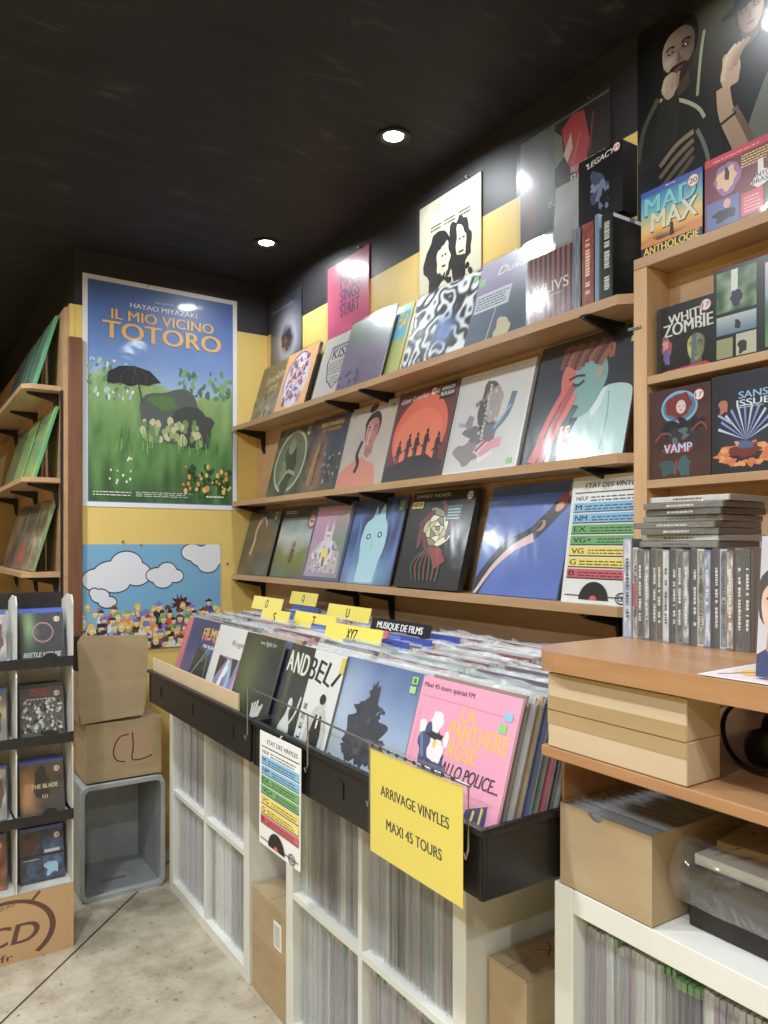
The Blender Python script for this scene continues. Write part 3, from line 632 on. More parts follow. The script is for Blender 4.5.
# small boxes at the right end of the top shelf
def a17(a):
    for k in range(9):
        u = k/9; a.rect(u, 0, u+.06, 1, C(150, 78, 76)); a.rect(u+.06, 0, u+1/9, 1, C(58, 24, 26))
    a.text('JVLIVS', .52, .48, .8, .2, C(232, 222, 216), bold=False); a.lines(.4, .37, .8, .41, 1, C(190, 170, 170))
cover('small box with dark red curtains and the letters JVLIVS, on the top shelf', 1.386, Z1, a17, w=.150, h=.172, t=.02, dx=0, xb=1.368, bg=(70, 30, 32), side=(40, 20, 22), name='disc_box', cat='box', matn='box_print', sleeve='film')
# note: the row of upright cases beside it
def case(label, x, y, z, w, h, d, spine, art=None, rot=(0, 0, 0), cat='disc case', name='disc_case', group=None, edge=(60, 60, 62), matn='box_print', clear=False):
    """upright case: spine faces -x, width along y = w, depth along x = d"""
    a = Art(w, h, d, C(*edge), C(*spine))
    if art: art(a)
    o = a.build(name, matn, None, (x+d, y, z), (rot[0], rot[1], ROT+rot[2])); LASTCASE[0] = o.name
    return tag(o, label, cat, group)
LASTCASE = [None]
def marks(a, c, v0, v1, n, wd=.4):
    """print running up a spine, too small to read"""
    a.layer(); rr = random.Random(n); v = v0
    while v < v1:
        L = .01+.025*rr.random()
        if rr.random() < .8: a.face([a.P(.5-wd/2, v), a.P(.5+wd/2*rr.uniform(.5, 1), v), a.P(.5+wd/2, v+L), a.P(.5-wd/2, v+L)], C(*c))
        v += L+.008
def sp_txt(txt, c, bg=None, size=.8):
    def f(a):
        if bg: a.rect(0, 0, 1, 1, C(*bg))
        vs, fs, asp = glyphs(txt, True); i = len(a.v); a.layer()
        L = a.h*size; Hh = min(a.w*.55, L/asp*1.3)
        for x, y in vs: a.v.append(((y-.5)*-Hh*-1*-1 if False else (y-.5)*-Hh+0, -a.t-a.L*a.eps, a.h*.5+(x-.5)*L))
        for q in fs: a.f.append(tuple(i+k for k in q)[::-1]); a.c.append(C(*c)); a.m.append(0)
    return f
def a_sil(a):
    a.paint(lambda u, v: mixc((150, 154, 162), (66, 80, 100), .5+nz(u*2, v, 4, 2)))
case('grey silver disc case, spine outwards beside the red curtain box', 1.335, 1.212, Z1, .024, .192, .13, (120, 126, 134), a_sil)
def a_red(a):
    a.paint(lambda u, v: mixc((176, 74, 54), (110, 40, 34), .5+nz(u*3, v*3, 4, 2)), 8, 30); marks(a, (226, 190, 170), .15, .8, 4)
case('red orange book with lettered spine, top shelf between blue and silver cases', 1.330, 1.174, Z1, .034, .190, .14, (160, 66, 50), a_red, edge=(120, 50, 40), name='red_book', cat='book')
case('thin blue disc case next to the red orange book on the top shelf', 1.330, 1.148, Z1, .010, .200, .14, (110, 140, 180), None, edge=(170, 186, 200))
def a18(a):
    a.paint(lambda u, v: mixc((20, 24, 26), (50, 58, 58), .2*nz(u, v, 9, 1)+.1), 3, 12); marks(a, (200, 200, 184), .08, .92, 6, .5)
case('dark disc case turned sideways with pale lettering on its spine, top shelf right end', 1.330, 1.119, Z1, .030, .191, .125, (20, 22, 24), a18, edge=(14, 14, 16))
def a18b(a):
    a.paint(lambda u, v: mixc((22, 24, 26), mixc((60, 74, 80), (86, 60, 44), v), .9*gs(u, v, .45, .6, .3, .35)*(.7+nz(u, v, 9, 3))), 16, 20); a.rect(0, .955, 1, 1, C(206, 206, 208)); a.rect(.45, .955, .6, 1, C(120, 120, 122))
a = Art(.122, .188, .001, C(20, 22, 24), C(22, 24, 26)); a18b(a); a.build('case_cover', 'box_print', bpy.data.objects[LASTCASE[0]], (.0152, -.0625, .001), (0, 0, rad(90)))
def a19(a):
    a.frame(.0, .0, 1, 1, .1, C(24, 22, 24)); a.rect(.14, .05, .82, .80, C(14, 16, 22)); a.text('LEGACY', .52, .9, .6, .08, C(220, 220, 220), shear=.3, rot=6); a.ell(.2, .9, .02, .015, WHITE, n=8)
    a.blob(.5, .42, .24, .24, C(64, 76, 110), .5, 4); a.blob(.55, .35, .16, .17, C(110, 124, 156), .5, 6); a.blob(.6, .3, .08, .12, C(20, 22, 30), .4, 7); a.blob(.38, .5, .1, .06, C(130, 140, 168), .5, 8); a.sticker(.87, .94, .08, t='59')
case('black box set with a blue creature picture, standing on the upright cases', 1.362, 1.166, Z1+.2005, .128, .158, .05, (24, 22, 24), a19, edge=(22, 20, 22), name='disc_box', cat='box')
def a110(a):
    a.paint(lambda u, v: mixc(ramp([(0, (60, 62, 66)), (.4, (190, 192, 196)), (.6, (120, 122, 126)), (1, (176, 178, 180))], v+.2*nz(u, v, 5, 2)), (180, 182, 186), .3))
cover('grey and white record in crumpled plastic, partly behind the red curtain box', 1.41, Z1, a110, w=.13, h=.40, t=.006, dx=.03, xb=1.45, bg=(170, 172, 174), sleeve='film_crinkled')

# ---- record covers hung on the wall above the top shelf
def hung(label, yl, zt, art, bg, w=.315, h=.315, sl='film', x=1.4985, cat='record', name='hung_record_cover'):
    g = thing(name, label, cat, None, (x, yl-w/2, zt-h+.004), (0, 0, ROT))
    a = Art(w, h, .004, C(*bg), C(*bg)); art(a); a.build('cover', 'gloss_print', g)
    s = MB(); e = .008; s.grid(lambda u, v: ((u-.5)*(w+2*e), -.0105-.003*math.sin(u*3.14)*math.sin(v*3.14), -e+v*(h+2.5*e)), 10, 10)
    if sl: s.build('plastic_sleeve', sl, g)
    p = MB(); p.tube([(w*.3, -.012, h+.008), (w*.3, -.001, h+.008)], .004, 8); p.build('pin', 'steel', g)
def w1(a):
    a.paint(lambda u, v: ramp([(0, (70, 90, 130)), (.12, (92, 106, 140)), (.24, (196, 196, 204)), (.34, (150, 152, 164)), (.6, (40, 46, 62)), (1, (26, 30, 42))], math.hypot((u-.55), (v-.42))+.04*nz(u, v, 5, 2)), 40)
    a.blob(.55, .42, .15, .13, C(70, 40, 40), .3, 3); a.blob(.5, .42, .06, .06, C(120, 70, 60), .3, 4); a.blob(.6, .46, .05, .05, C(30, 26, 32), .3, 5); a.text('EYES ON THE WATER', .4, .9, .7, .03, C(190, 190, 200), bold=False)
def w2(a):
    a.paint(lambda u, v: mixc((206, 62, 112), (220, 76, 124), .5+nz(u, v, 4, 1)))
    for k, t in enumerate(('MAX', 'SINGS', 'START')): a.text(t, .56, .72-.19*k, .46, .17, C(112, 56, 116))
def w3(a):
    a.rect(0, 0, 1, 1, C(226, 218, 190)); a.text('HARVEST OF LOVERS', .5, .9, .5, .02, C(60, 50, 40), bold=False); a.lines(.3, .93, .7, .95, 1, C(120, 110, 90), 2); a.lines(.3, .83, .7, .86, 2, C(120, 110, 90), 3)
    for u in (.3, .52, .76): a.lines(u-.1, .68, u+.1, .75, 2, C(50, 44, 40), int(u*9), .6)
    a.blob(.34, .36, .21, .27, C(34, 30, 30), .35, 1); a.blob(.66, .4, .2, .29, C(34, 30, 30), .35, 2)
    a.blob(.42, .34, .1, .16, C(226, 218, 190), .3, 3); a.blob(.7, .42, .09, .16, C(226, 218, 190), .3, 4)
    for cx, cy in ((.4, .38), (.45, .38), (.68, .46), (.74, .46)): a.ell(cx, cy, .018, .012, C(34, 30, 30), n=8)
    a.line([(.39, .27), (.45, .27)], .02, C(34, 30, 30)); a.line([(.66, .33), (.74, .33)], .02, C(34, 30, 30)); a.bits(26, (.12, .08, .88, .2), (.01, .035), [C(34, 30, 30)], 6)
def w4(a):
    a.paint(lambda u, v: mixc(mixc((84, 94, 104), (124, 134, 140), .5+nz(u, v, 4, 4)), (150, 110, 104), .7*gs(u, v, .14, .4, .12, .3)), 30)
    a.poly([(.42, .45), (.42, .98), (1, .98), (1, .35), (.7, .3)], C(50, 42, 48)); a.poly([(.42, .6), (.42, .92), (.5, .85), (.52, .66)], C(120, 130, 110))
    a.poly([(.5, .9), (.62, .98), (.74, .96), (.8, .7), (.76, .5), (.7, .38), (.62, .5), (.55, .62)], C(190, 44, 66)); a.poly([(.52, .68), (.6, .84), (.62, .7), (.56, .6)], C(216, 196, 196)); a.line([(.62, .56), (.7, .8)], .02, C(210, 90, 100))
    a.line([(.84, .9), (.8, .6)], .02, C(120, 60, 66)); a.text('BEAUTIES OF', .78, .52, .36, .05, C(190, 190, 190)); a.text('BODY', .78, .44, .36, .07, C(210, 210, 210)); a.text('BULLET', .5, .32, .3, .06, C(180, 186, 180))
hung('dark blue record cover with a glowing pale ring, hung near the corner', 3.236, 2.437, w1, (34, 38, 50))
hung('crimson record cover with purple block letters hung on the wall', 2.688, 2.452, w2, (210, 66, 114), h=.30)
hung('cream record cover with two black inked faces hung on the wall', 2.05, 2.458, w3, (226, 218, 190))
hung('dark record cover with a red painted splash hung on the wall', 1.565, 2.462, w4, (40, 42, 48))
# large film poster
def movie(a):
    a.paint(lambda u, v: mixc((26, 25, 24), (92, 88, 66), gs(u, v, .5, .95, .25, .25)*.8+.1*nz(u, v, 5, 3)), 26)
    # left figure: dark jacket, hand on chin
    a.poly(smooth([(.0, .0), (.0, .45), (.04, .6), (.14, .72), (.3, .74), (.42, .66), (.5, .4), (.5, .0)], 4), C(38, 38, 34))
    a.line([(.0, .5), (.04, .62), (.13, .71)], .03, C(84, 88, 68)); a.line([(.14, .70), (.26, .66), (.36, .6), (.4, .55)], .018, C(168, 164, 136)); a.line([(.36, .64), (.38, .78), (.4, .86)], .016, C(150, 146, 120))
    head(a, .25, .84, .15, (190, 172, 148), (24, 20, 18), None, (72, 54, 42), 1, beard=True)
    a.poly(smooth([(.1, .5), (.12, .62), (.16, .7), (.24, .7), (.26, .62), (.24, .5)], 3), C(48, 46, 40))
    a.blob(.2, .735, .052, .045, C(176, 154, 126), .12, 2)
    for k in range(4): a.line([(.165+.026*k, .715), (.17+.026*k, .75), (.19+.022*k, .768)], .021, C(*mixc((200, 178, 150), (120, 96, 74), k/4)))
    for k in range(4): a.line([(.14, .45-.042*k), (.24, .50-.042*k), (.34, .52-.03*k)], .026, C(*mixc((150, 128, 104), (90, 74, 58), k/4)))
    a.line([(.36, .52), (.42, .4), (.44, .2)], .02, C(120, 122, 108)); a.blob(.2, .14, .09, .06, C(120, 100, 80), .3, 2)
    # right figure: hat, pale rolled sleeve, raised hand
    a.poly(smooth([(.5, .0), (.56, .3), (.7, .56), (.86, .74), (1.0, .80), (1.0, .0)], 4), C(112, 120, 106))
    for k in range(9): a.line([(.66+.02*k, .12+.06*k), (.78+.02*k, .3+.045*k), (.98, .36+.045*k)], .022, C(*((176, 186, 172) if k % 2 else (84, 92, 80))))
    head(a, .64, .83, .105, (190, 156, 124), (26, 22, 20), None, (86, 62, 48), -1, hat=(30, 28, 26))
    a.line([(.66, .22), (.6, .38), (.52, .52), (.5, .62)], lambda t: .10-.03*t, C(182, 150, 120)); a.line([(.7, .26), (.64, .4), (.56, .53)], .03, C(120, 92, 70)); a.blob(.54, .66, .055, .06, C(186, 154, 124), .2, 4)
    for k in range(4): a.line([(.5+.02*k, .64+.01*k), (.52+.024*k, .71), (.57+.022*k, .74)], .024, C(*mixc((206, 176, 146), (130, 100, 78), k/4)))
    a.line([(.47, .49), (.57, .51)], .014, C(40, 32, 28))
    dk = lambda c: (c[0]*.55, c[1]*.55, c[2]*.55, 1)
    a.c = [[dk(q) for q in c] if isinstance(c, list) else dk(c) for c in a.c]
hung('large dark film poster of two brooding men, one in a hat, at the top right', 1.165, 2.545, movie, (24, 22, 22), w=.44, h=.62, cat='poster', name='film_poster', sl=None)

# ================================================================ BACK WALL POSTERS
def tot(a):
    a.rect(.03, .02, .97, .98, C(70, 110, 180))
    def f(u, v):
        sky = ramp([(.5, (166, 190, 222)), (.66, (98, 140, 206)), (1, (52, 92, 170))], v)
        hill = .56+.05*math.sin(u*5+1)+.03*nz(u, 0, 6, 1)
        if v < hill: return ramp([(0, (56, 92, 50)), (.25, (92, 140, 72)), (.6, (140, 172, 104))], v+.28*nz(u*3, v, 5, 3)+.08*nz(u*9, v*2, 9, 1))
        return mixc(sky, (140, 170, 220), .4*nz(u, v, 3, 2))
    a.paint(f, 46, 64, (.035, .024, .965, .976))
    rr = random.Random(4)
    cl = [C(206, 220, 226), C(122, 160, 120), C(86, 128, 88), C(170, 196, 190)]
    a.bits(90, (.04, .46, .34, .64), (.008, .018), cl, 5, .6); a.bits(50, (.6, .52, .96, .64), (.01, .024), [C(90, 140, 84), C(120, 166, 96), C(70, 116, 76)], 6, .6)
    a.blob(.56, .42, .2, .125, C(84, 92, 88), .18, 3, f=1); a.blob(.68, .37, .17, .09, C(62, 70, 68), .2, 6); a.bits(60, (.36, .30, .74, .40), (.01, .022), [C(196, 190, 150), C(150, 170, 110), C(110, 140, 84)], 21); a.blob(.5, .475, .09, .03, C(78, 120, 62), .3, 9)
    for k in range(60):
        u = .2+.66*rr.random(); v = .24+.07*rr.random(); a.line([(u, v), (u+.012*(rr.random()-.5), v+.035+.02*rr.random())], .006, C(*rr.choice([(96, 150, 66), (130, 176, 86), (70, 124, 56)])))
    # open black umbrella
    um = [(.14, .545), (.15, .59), (.22, .62), (.31, .628), (.41, .612), (.48, .565), (.44, .56), (.4, .545), (.34, .548), (.28, .535), (.22, .548), (.18, .538)]
    a.poly(um, C(36, 32, 36)); a.line([(.31, .628), (.34, .54), (.36, .47)], .008, C(60, 50, 46)); 
    for k in range(3): a.line([(.31, .627), (.24+.07*k, .59), (.22+.08*k, .545)], .004, C(70, 66, 74))
    a.bits(80, (.66, .05, .95, .2), (.008, .022), [C(36, 78, 34), C(60, 104, 44), C(30, 66, 34)], 7, .7)
    a.bits(34, (.62, .08, .95, .2), (.006, .014), [C(222, 184, 80), C(210, 140, 60)], 8); a.bits(12, (.15, .1, .3, .22), (.005, .01), [C(224, 224, 200)], 9)
    a.text('UN FILM DI', .5, .925, .12, .009, C(220, 226, 236), bold=False, rot=0); a.text('HAYAO MIYAZAKI', .5, .895, .43, .021, C(232, 234, 238)); a.text('IL MIO VICINO', .5, .845, .66, .045, C(232, 178, 84)); a.text('TOTORO', .5, .775, .76, .075, C(232, 178, 84))
    a.lines(.06, .05, .3, .075, 2, C(220, 226, 220), 4, .35); a.lines(.32, .05, .7, .075, 3, C(220, 226, 220), 5, .35); a.lines(.78, .055, .92, .07, 1, C(220, 226, 220), 6, .5)
def wallposter(name, label, x0, x1, z0, z1, art, bg):
    wd = x1-x0; g = thing(name, label, 'poster', None, ((x0+x1)/2, 3.2895, z0))
    a = Art(wd, z1-z0, .0018, C(*bg), C(*bg)); art(a); a.build('sheet', 'poster_print', g)
    p = MB()
    for u, v in ((-.1, 1.0), ): p.tube([(u*wd, -.006, (z1-z0)*.995), (u*wd, -.001, (z1-z0)*.995)], .004, 8)
    p.build('pin', 'steel', g)
    return g
wallposter('animation_poster', 'tall white-bordered poster with orange title, blue sky and green meadow', .667, 1.347, 1.492, 2.462, tot, (226, 228, 232))
def crowd(a):
    a.rect(0, 0, 1, 1, C(104, 166, 206))
    def cloud(cx, cy, pts):
        for o, dk in ((.012, C(40, 50, 70)), (0, C(220, 222, 230))):
            for (x, y, rx, ry) in pts: a.ell(cx+x, cy+y, rx+o*.6, ry+o, dk)
    cloud(.2, .73, [(0, -.02, .13, .13), (.1, .08, .11, .12), (.17, -.01, .1, .11), (-.1, -.06, .1, .1), (.02, -.1, .1, .08)])
    cloud(.52, .7, [(0, 0, .08, .07), (.07, .03, .07, .09), (.13, -.01, .06, .06), (.04, -.05, .07, .07)])
    cloud(.86, .88, [(0, 0, .1, .1), (.08, .02, .1, .12), (-.08, .04, .08, .08), (.04, -.08, .08, .08)])
    cloud(.12, .5, [(0, .02, .06, .06), (.05, -.04, .06, .05), (-.04, .05, .03, .04)])
    for k, c in enumerate(((110, 60, 130), (70, 40, 40), (120, 60, 140))): a.blob(.1+.3*k, .02, .2, .18, C(*c), .2, k)
    rr = random.Random(11); a.rect(0, 0, 1, .2, C(70, 60, 80)); a.blob(.68, .42, .06, .08, C(86, 34, 34), .6, 5, f=3)
    cloth = [(196, 60, 60), (60, 70, 140), (90, 150, 90), (220, 220, 220), (230, 120, 60), (120, 70, 140), (50, 50, 60), (110, 180, 200)]
    hair = [(60, 44, 40), (110, 70, 40), (160, 160, 165), (40, 50, 90), (226, 190, 70), (170, 60, 50), (120, 110, 190), (130, 170, 90)]
    for row in range(6):
        for k in range(17):
            q_ = rr.uniform(.8, 1.35); u = (k+rr.random())/17; v = .37-.066*row+.05*rr.random()-(.05 if row == 0 and k % 3 else 0)
            a.blob(u, v-.075*q_, .034*q_, .065*q_, C(*rr.choice(cloth)), .2, k, n=12); h = C(*rr.choice(hair))
            a.ell(u, v, .019*q_, .036*q_, C(*rr.choice([(226, 190, 84), (216, 180, 86), (206, 158, 96), (228, 196, 100)])), n=12)
            if k % 4: a.blob(u-.002, v+.026*q_, .022*q_, .022*q_, h, .4, k+row, n=12, f=3)
            a.ell(u-.006, v+.004, .0055, .009, C(232, 230, 220), n=8); a.ell(u+.007, v+.004, .0055, .009, C(232, 230, 220), n=8)
wallposter('crowd_poster', 'blue poster with white clouds above a colourful cartoon crowd', .665, 1.267, .88, 1.333, crowd, (120, 176, 210))
pins = MB().tube([(.83, 3.283, 1.345), (.83, 3.2895, 1.345)], .005, 8).build('wall_pin', 'steel'); tag(pins, 'silver pin in the yellow wall just above the cloud poster', 'pin')
pins = MB().tube([(1.30, 3.283, 1.245), (1.30, 3.2895, 1.245)], .005, 8).build('wall_pin', 'steel'); tag(pins, 'silver pin in the yellow wall right of the cloud poster', 'pin')

# ================================================================ FILED RECORDS
def rec_mesh(i, c, t, edge, green):
    m = MB(); h = .305+.004*((i*7) % 3)
    # sleeve body: w along x (depth), t along y
    m.box((.004, -t/2, 0), (.305, t/2, h), C(*c))
    m.box((.0035, -t/2-.0002, .01), (.006, t/2+.0002, h-.012), C(*edge))
    if green: m.box((-.001, -t/2*.9, h-.010), (.02, t/2*.9, h+.003), C(110, 158, 100))
    rr = random.Random(i)
    n = 6
    for s in (-1, 1):
        off = [rr.uniform(-.0012, .0012) for _ in range(n+1)]; o2 = [rr.uniform(0, .006) for _ in range(n+1)]
        m.grid(lambda u, v: (-.008+o2[int(v*n+.5)]*.7+.015*u, s*t*.42*u+off[int(v*n+.5)], .001+v*(h+.002)), 1, n, WHITE, 1)
    return m.mesh('filed_record', ['print', 'film_edge'])
PAL = [((206, 204, 200), (196, 194, 190)), ((186, 184, 184), (160, 156, 160)), ((160, 150, 158), (100, 90, 102)), ((214, 212, 206), (222, 220, 214)), ((190, 186, 180), (150, 146, 140)),
       ((150, 148, 150), (52, 48, 54)), ((200, 192, 190), (170, 140, 140)), ((210, 208, 202), (200, 200, 196)), ((186, 190, 186), (130, 140, 130)), ((180, 172, 176), (150, 136, 146))]
RM = []
for i in range(20):
    c, e = PAL[i % 10]; RM.append(rec_mesh(i, c, (.0075, .0062, .0088)[i % 3], e, False))
RG = []
for i in range(10):
    c, e = PAL[i]; RG.append(rec_mesh(40+i, c, (.0075, .0062, .0088)[i % 3], e, i in (1, 4, 5)))
def fill_cell(x, y0, y1, z, label, group, n, pool, seed, fade=0):
    rr = random.Random(seed); step = (y1-y0-.012)/n
    for k in range(n):
        if k == 0 or rr.random() < .45: me = rr.choice(pool)
        o = bpy.data.objects.new('filed_record', me); COL.objects.link(o)
        o.location = (x+.010+.006*rr.random(), y0+.006+step*(k+.5), z+.0004)
        o.rotation_euler = (rad(rr.uniform(-.1, .1)), 0, 0); o.scale = (1, step/.0091, 1)
        tag(o, label, 'vinyl record', group)

def shelf_unit(name, label, x, y0, cols=2, rows=2, depth=.39):
    w = cols*.335+(cols-1)*.018+.08-.002*0; t = thing(name, label, 'shelf unit', 'white cube shelf units', (x, y0, 0))
    H = rows*.335+(rows-1)*.018+.08
    W = w
    m = MB(); m.box((0, 0, 0), (depth, .04, H)); m.build('side_panel', 'white_laminate', t, bevel=.002)
    m = MB(); m.box((0, W-.04, 0), (depth, W, H)); m.build('side_panel', 'white_laminate', t, bevel=.002)
    m = MB(); m.box((0, .0402, H-.04), (depth, W-.0402, H)); m.build('top_panel', 'white_laminate', t, bevel=.0015)
    m = MB(); m.box((0, .0402, 0), (depth, W-.0402, .04)); m.build('bottom_panel', 'white_laminate', t, bevel=.0015)
    m = MB(); m.box((depth-.006, .0402, .0402), (depth-.001, W-.0402, H-.0402)); m.build('back_panel', 'white_laminate', t)
    for r in range(1, rows): MB().box((.002, .0402, .04+r*.353-.018), (depth-.007, W-.0402, .04+r*.353)).build('middle_shelf', 'white_laminate', t, bevel=.001)
    for c in range(1, cols):
        for r in range(rows): MB().box((.002, .04+c*.353-.018, .0403+r*.353), (depth-.007, .04+c*.353, .04+r*.353+.3347)).build('divider', 'white_laminate', t, bevel=.001)
    return lambda c, r: (y0+.04+c*.353, y0+.04+c*.353+.335, .04+r*.353)
XU = .905
k1 = shelf_unit('cube_shelf', 'white cube shelf full of records, farthest unit beside the grey crate', XU, 2.118)
k2 = shelf_unit('cube_shelf', 'white cube shelf full of records under the yellow sign', XU, 1.095)
k3 = shelf_unit('cube_shelf', 'white cube shelf at bottom right carrying the open cardboard box', .93, .125)
for (kf, c, r, n, pool, lb) in ((k2, 1, 1, 28, RM, 'upper far cell of the cube shelf under the yellow sign'), (k2, 0, 1, 32, RM, 'upper near cell of the cube shelf under the yellow sign'),
                            (k2, 1, 0, 28, RG, 'lower far cell of the cube shelf under the yellow sign'), (k2, 0, 0, 22, RG, 'lower near cell of the cube shelf under the yellow sign'),
                            (k1, 1, 1, 17, RM, 'upper far cell of the farthest cube shelf'), (k1, 0, 1, 18, RM, 'upper near cell of the farthest cube shelf'),
                            (k1, 1, 0, 18, RG, 'lower far cell of the farthest cube shelf'), (k1, 0, 0, 20, RG, 'lower near cell of the farthest cube shelf')):
    y0, y1, z = kf(c, r); fill_cell(XU+.012, y0, y1, z, 'plastic-sleeved record filed in the '+lb, 'records in the '+lb, n, pool, c*7+r*3+n)
y0, y1, z = k3(1, 1); fill_cell(.942, y0, y1, z, 'plastic-sleeved record filed in the bottom right cube shelf', 'records in the bottom right cube shelf', 34, RG, 5)

# ================================================================ RECORD CRATES
CZ = .7705
def crate(y0, y1, label):
    t = thing('record_crate', label, 'crate', None, (.775, y0, CZ)); W = y1-y0; D = .64; h = .115
    m = MB(); th = .004
    m.box((0.008, .008, 0), (D-.008, W-.008, .006)); m.build('crate_floor', 'black_plastic', t)
    for nm, a, b in (('front_panel', (0, 0, .0), (.007, W, h-.012)), ('back_panel', (D-.007, 0, 0), (D, W, h-.012)), ('side_panel', (.0072, 0, 0), (D-.0072, .007, h-.012)), ('side_panel', (.0072, W-.007, 0), (D-.0072, W, h-.012))):
        m = MB(); m.box(a, b)
        if nm == 'front_panel':
            for k in (.14, .5, .86):
                m.box((-.003, W*k-.012, .038), (-.0001, W*k+.012, .074))
            m.box((-.002, 0.002, .0), (-.0001, .010, h-.014)); m.box((-.002, W-.01, .0), (-.0001, W-.002, h-.014))
        m.build(nm, 'black_plastic', t, bevel=.0015)
    m = MB()
    m.box((-.008, -.006, h-.012), (.008, W+.006, h)); m.box((D-.008, -.006, h-.012), (D+.006, W+.006, h)); m.box((.0082, -.006, h-.012), (D-.0082, .008, h)); m.box((.0082, W-.008, h-.012), (D-.0082, W+.006, h))
    m.build('rim', 'black_plastic', t, bevel=.003)
crate(.894, 1.782, 'long black plastic crate of records, nearer one, with the yellow sign')
crate(1.800, 2.700, 'long black plastic crate of records, farther one, with a cardboard strip')

PHI = math.asin(.092/.315)
def bin_cover(label, yl, w, art, bg, xb=.792, t=.006, sleeve='film', h=.308):
    phi = PHI
    g = thing('album_cover', label, 'record', None, (xb, yl-w/2, CZ+.0075), (-phi, 0, ROT))
    a = Art(w, h, t, C(*mixc(bg, (225, 225, 225), .4)), C(*bg)); art(a); a.build('cover', 'gloss_print', g)
    s = MB(); y0 = -t-.0012-a.L*a.eps
    s.grid(lambda u, v: ((u-.5)*(w+.008), y0-.002*abs(math.sin(u*math.pi))*abs(math.sin(v*math.pi)), .001+v*(h+.012)), 10, 10)
    s.grid(lambda u, v: ((u-.5)*(w+.008), y0+(-.0001-y0)*v, h+.0126+.003*math.sin(u*9)), 8, 1)
    s.build('plastic_sleeve', sleeve, g)
def b1(a):
    a.paint(lambda u, v: ramp([(0, (70, 84, 130)), (.3, (64, 78, 134)), (1, (40, 50, 96))], v+.2*nz(u, v, 3, 1)))
    a.poly([(.25, .2), (.4, .7), (.8, .62), (.95, .1)], C(30, 32, 30)); a.text('FILMS', .66, .84, .44, .13, C(236, 176, 50), arc=.02); a.text('FILMS', .66, .79, .42, .05, C(214, 80, 50), arc=.02); a.text('MUSIC MACHINE', .7, .72, .34, .035, WHITE)
    a.line([(.3, .3), (.72, .72)], .008, C(150, 220, 220)); a.line([(.72, .7), (.78, .3)], .006, C(170, 230, 230)); a.line([(.6, .55), (.9, .8)], .006, C(150, 200, 210))
def b2(a):
    a.rect(0, 0, 1, 1, C(214, 212, 210)); a.text('Roger', .62, .84, .36, .07, C(40, 40, 44), bold=False, shear=.3)
    a.rect(.2, .16, .85, .7, C(150, 126, 170)); a.poly([(.2, .7), (.2, .45), (.42, .68)], C(40, 38, 44)); a.poly([(.55, .7), (.62, .48), (.7, .7)], C(50, 46, 56)); a.poly([(.2, .16), (.34, .3), (.44, .16)], C(44, 42, 48))
    a.line([(.3, .2), (.36, .42), (.5, .66)], .09, C(226, 230, 236)); a.line([(.5, .3), (.56, .5), (.5, .66)], .07, C(130, 186, 214)); a.line([(.6, .2), (.7, .4), (.8, .62)], .08, C(196, 160, 206)); a.line([(.34, .35), (.5, .25), (.6, .32)], .03, C(30, 30, 40)); a.line([(.4, .3), (.44, .5)], .03, C(60, 84, 130))
def b3(a):
    a.paint(lambda u, v: mixc((38, 42, 34), (104, 116, 60), .75*gs(u, v, .3, .62, .35, .35)+.1*nz(u, v, 6, 2)))
    a.text('we fight lo', .62, .93, .4, .05, C(196, 200, 190), bold=False, shear=.3)
    for k in range(5): a.line([(.66+.02*k, .2), (.64+.045*k, .34), (.62+.06*k, .4+.02*(k % 3))], .04, C(206, 204, 196))
    a.blob(.7, .2, .09, .08, C(190, 188, 180), .3, 3); a.blob(.95, .2, .1, .14, C(150, 150, 144), .4, 5)
def b4(a):
    a.paint(lambda u, v: mixc((40, 44, 40), (110, 112, 60), .6*gs(u, v, .22, .62, .1, .4)+.1*nz(u, v, 7, 2)), 24, 24, (0, 0, .46, 1))
    a.rect(.46, 0, 1, 1, C(216, 216, 212)); 
    for k, t in enumerate('ANDBEL/'): a.text(t, .06+.145*k, .86-.006*k, .11, .17, C(216, 220, 204) if k < 3 else C(26, 26, 28), rot=6-4*k)
    a.poly(smooth([(.08, .02), (.12, .3), (.2, .42), (.24, .5), (.28, .42), (.34, .3), (.34, .02)], 4), C(214, 216, 210)); a.ell(.25, .52, .04, .05, C(206, 208, 200)); a.line([(.3, .36), (.38, .46), (.42, .6)], .025, C(210, 214, 200)); a.blob(.06, .1, .08, .12, C(170, 172, 168), .3, 4)
    sp = 'ENDLESS'
    for k, t in enumerate(sp): a.text(t, .53, .1+.075*k, .05, .05, C(60, 60, 62), rot=90)
    a.ell(.78, .32, .17, .28, C(190, 190, 186)); a.poly([(.68, .02), (.7, .4), (.74, .52), (.84, .52), (.88, .38), (.86, .02), (.79, .02), (.78, .25), (.76, .02)], C(30, 30, 32)); a.ell(.79, .6, .045, .065, C(200, 196, 190)); a.ell(.79, .64, .05, .04, C(30, 30, 32)); a.rect(.775, .42, .8, .52, WHITE); a.rect(.93, .86, 1, .98, C(210, 190, 70))
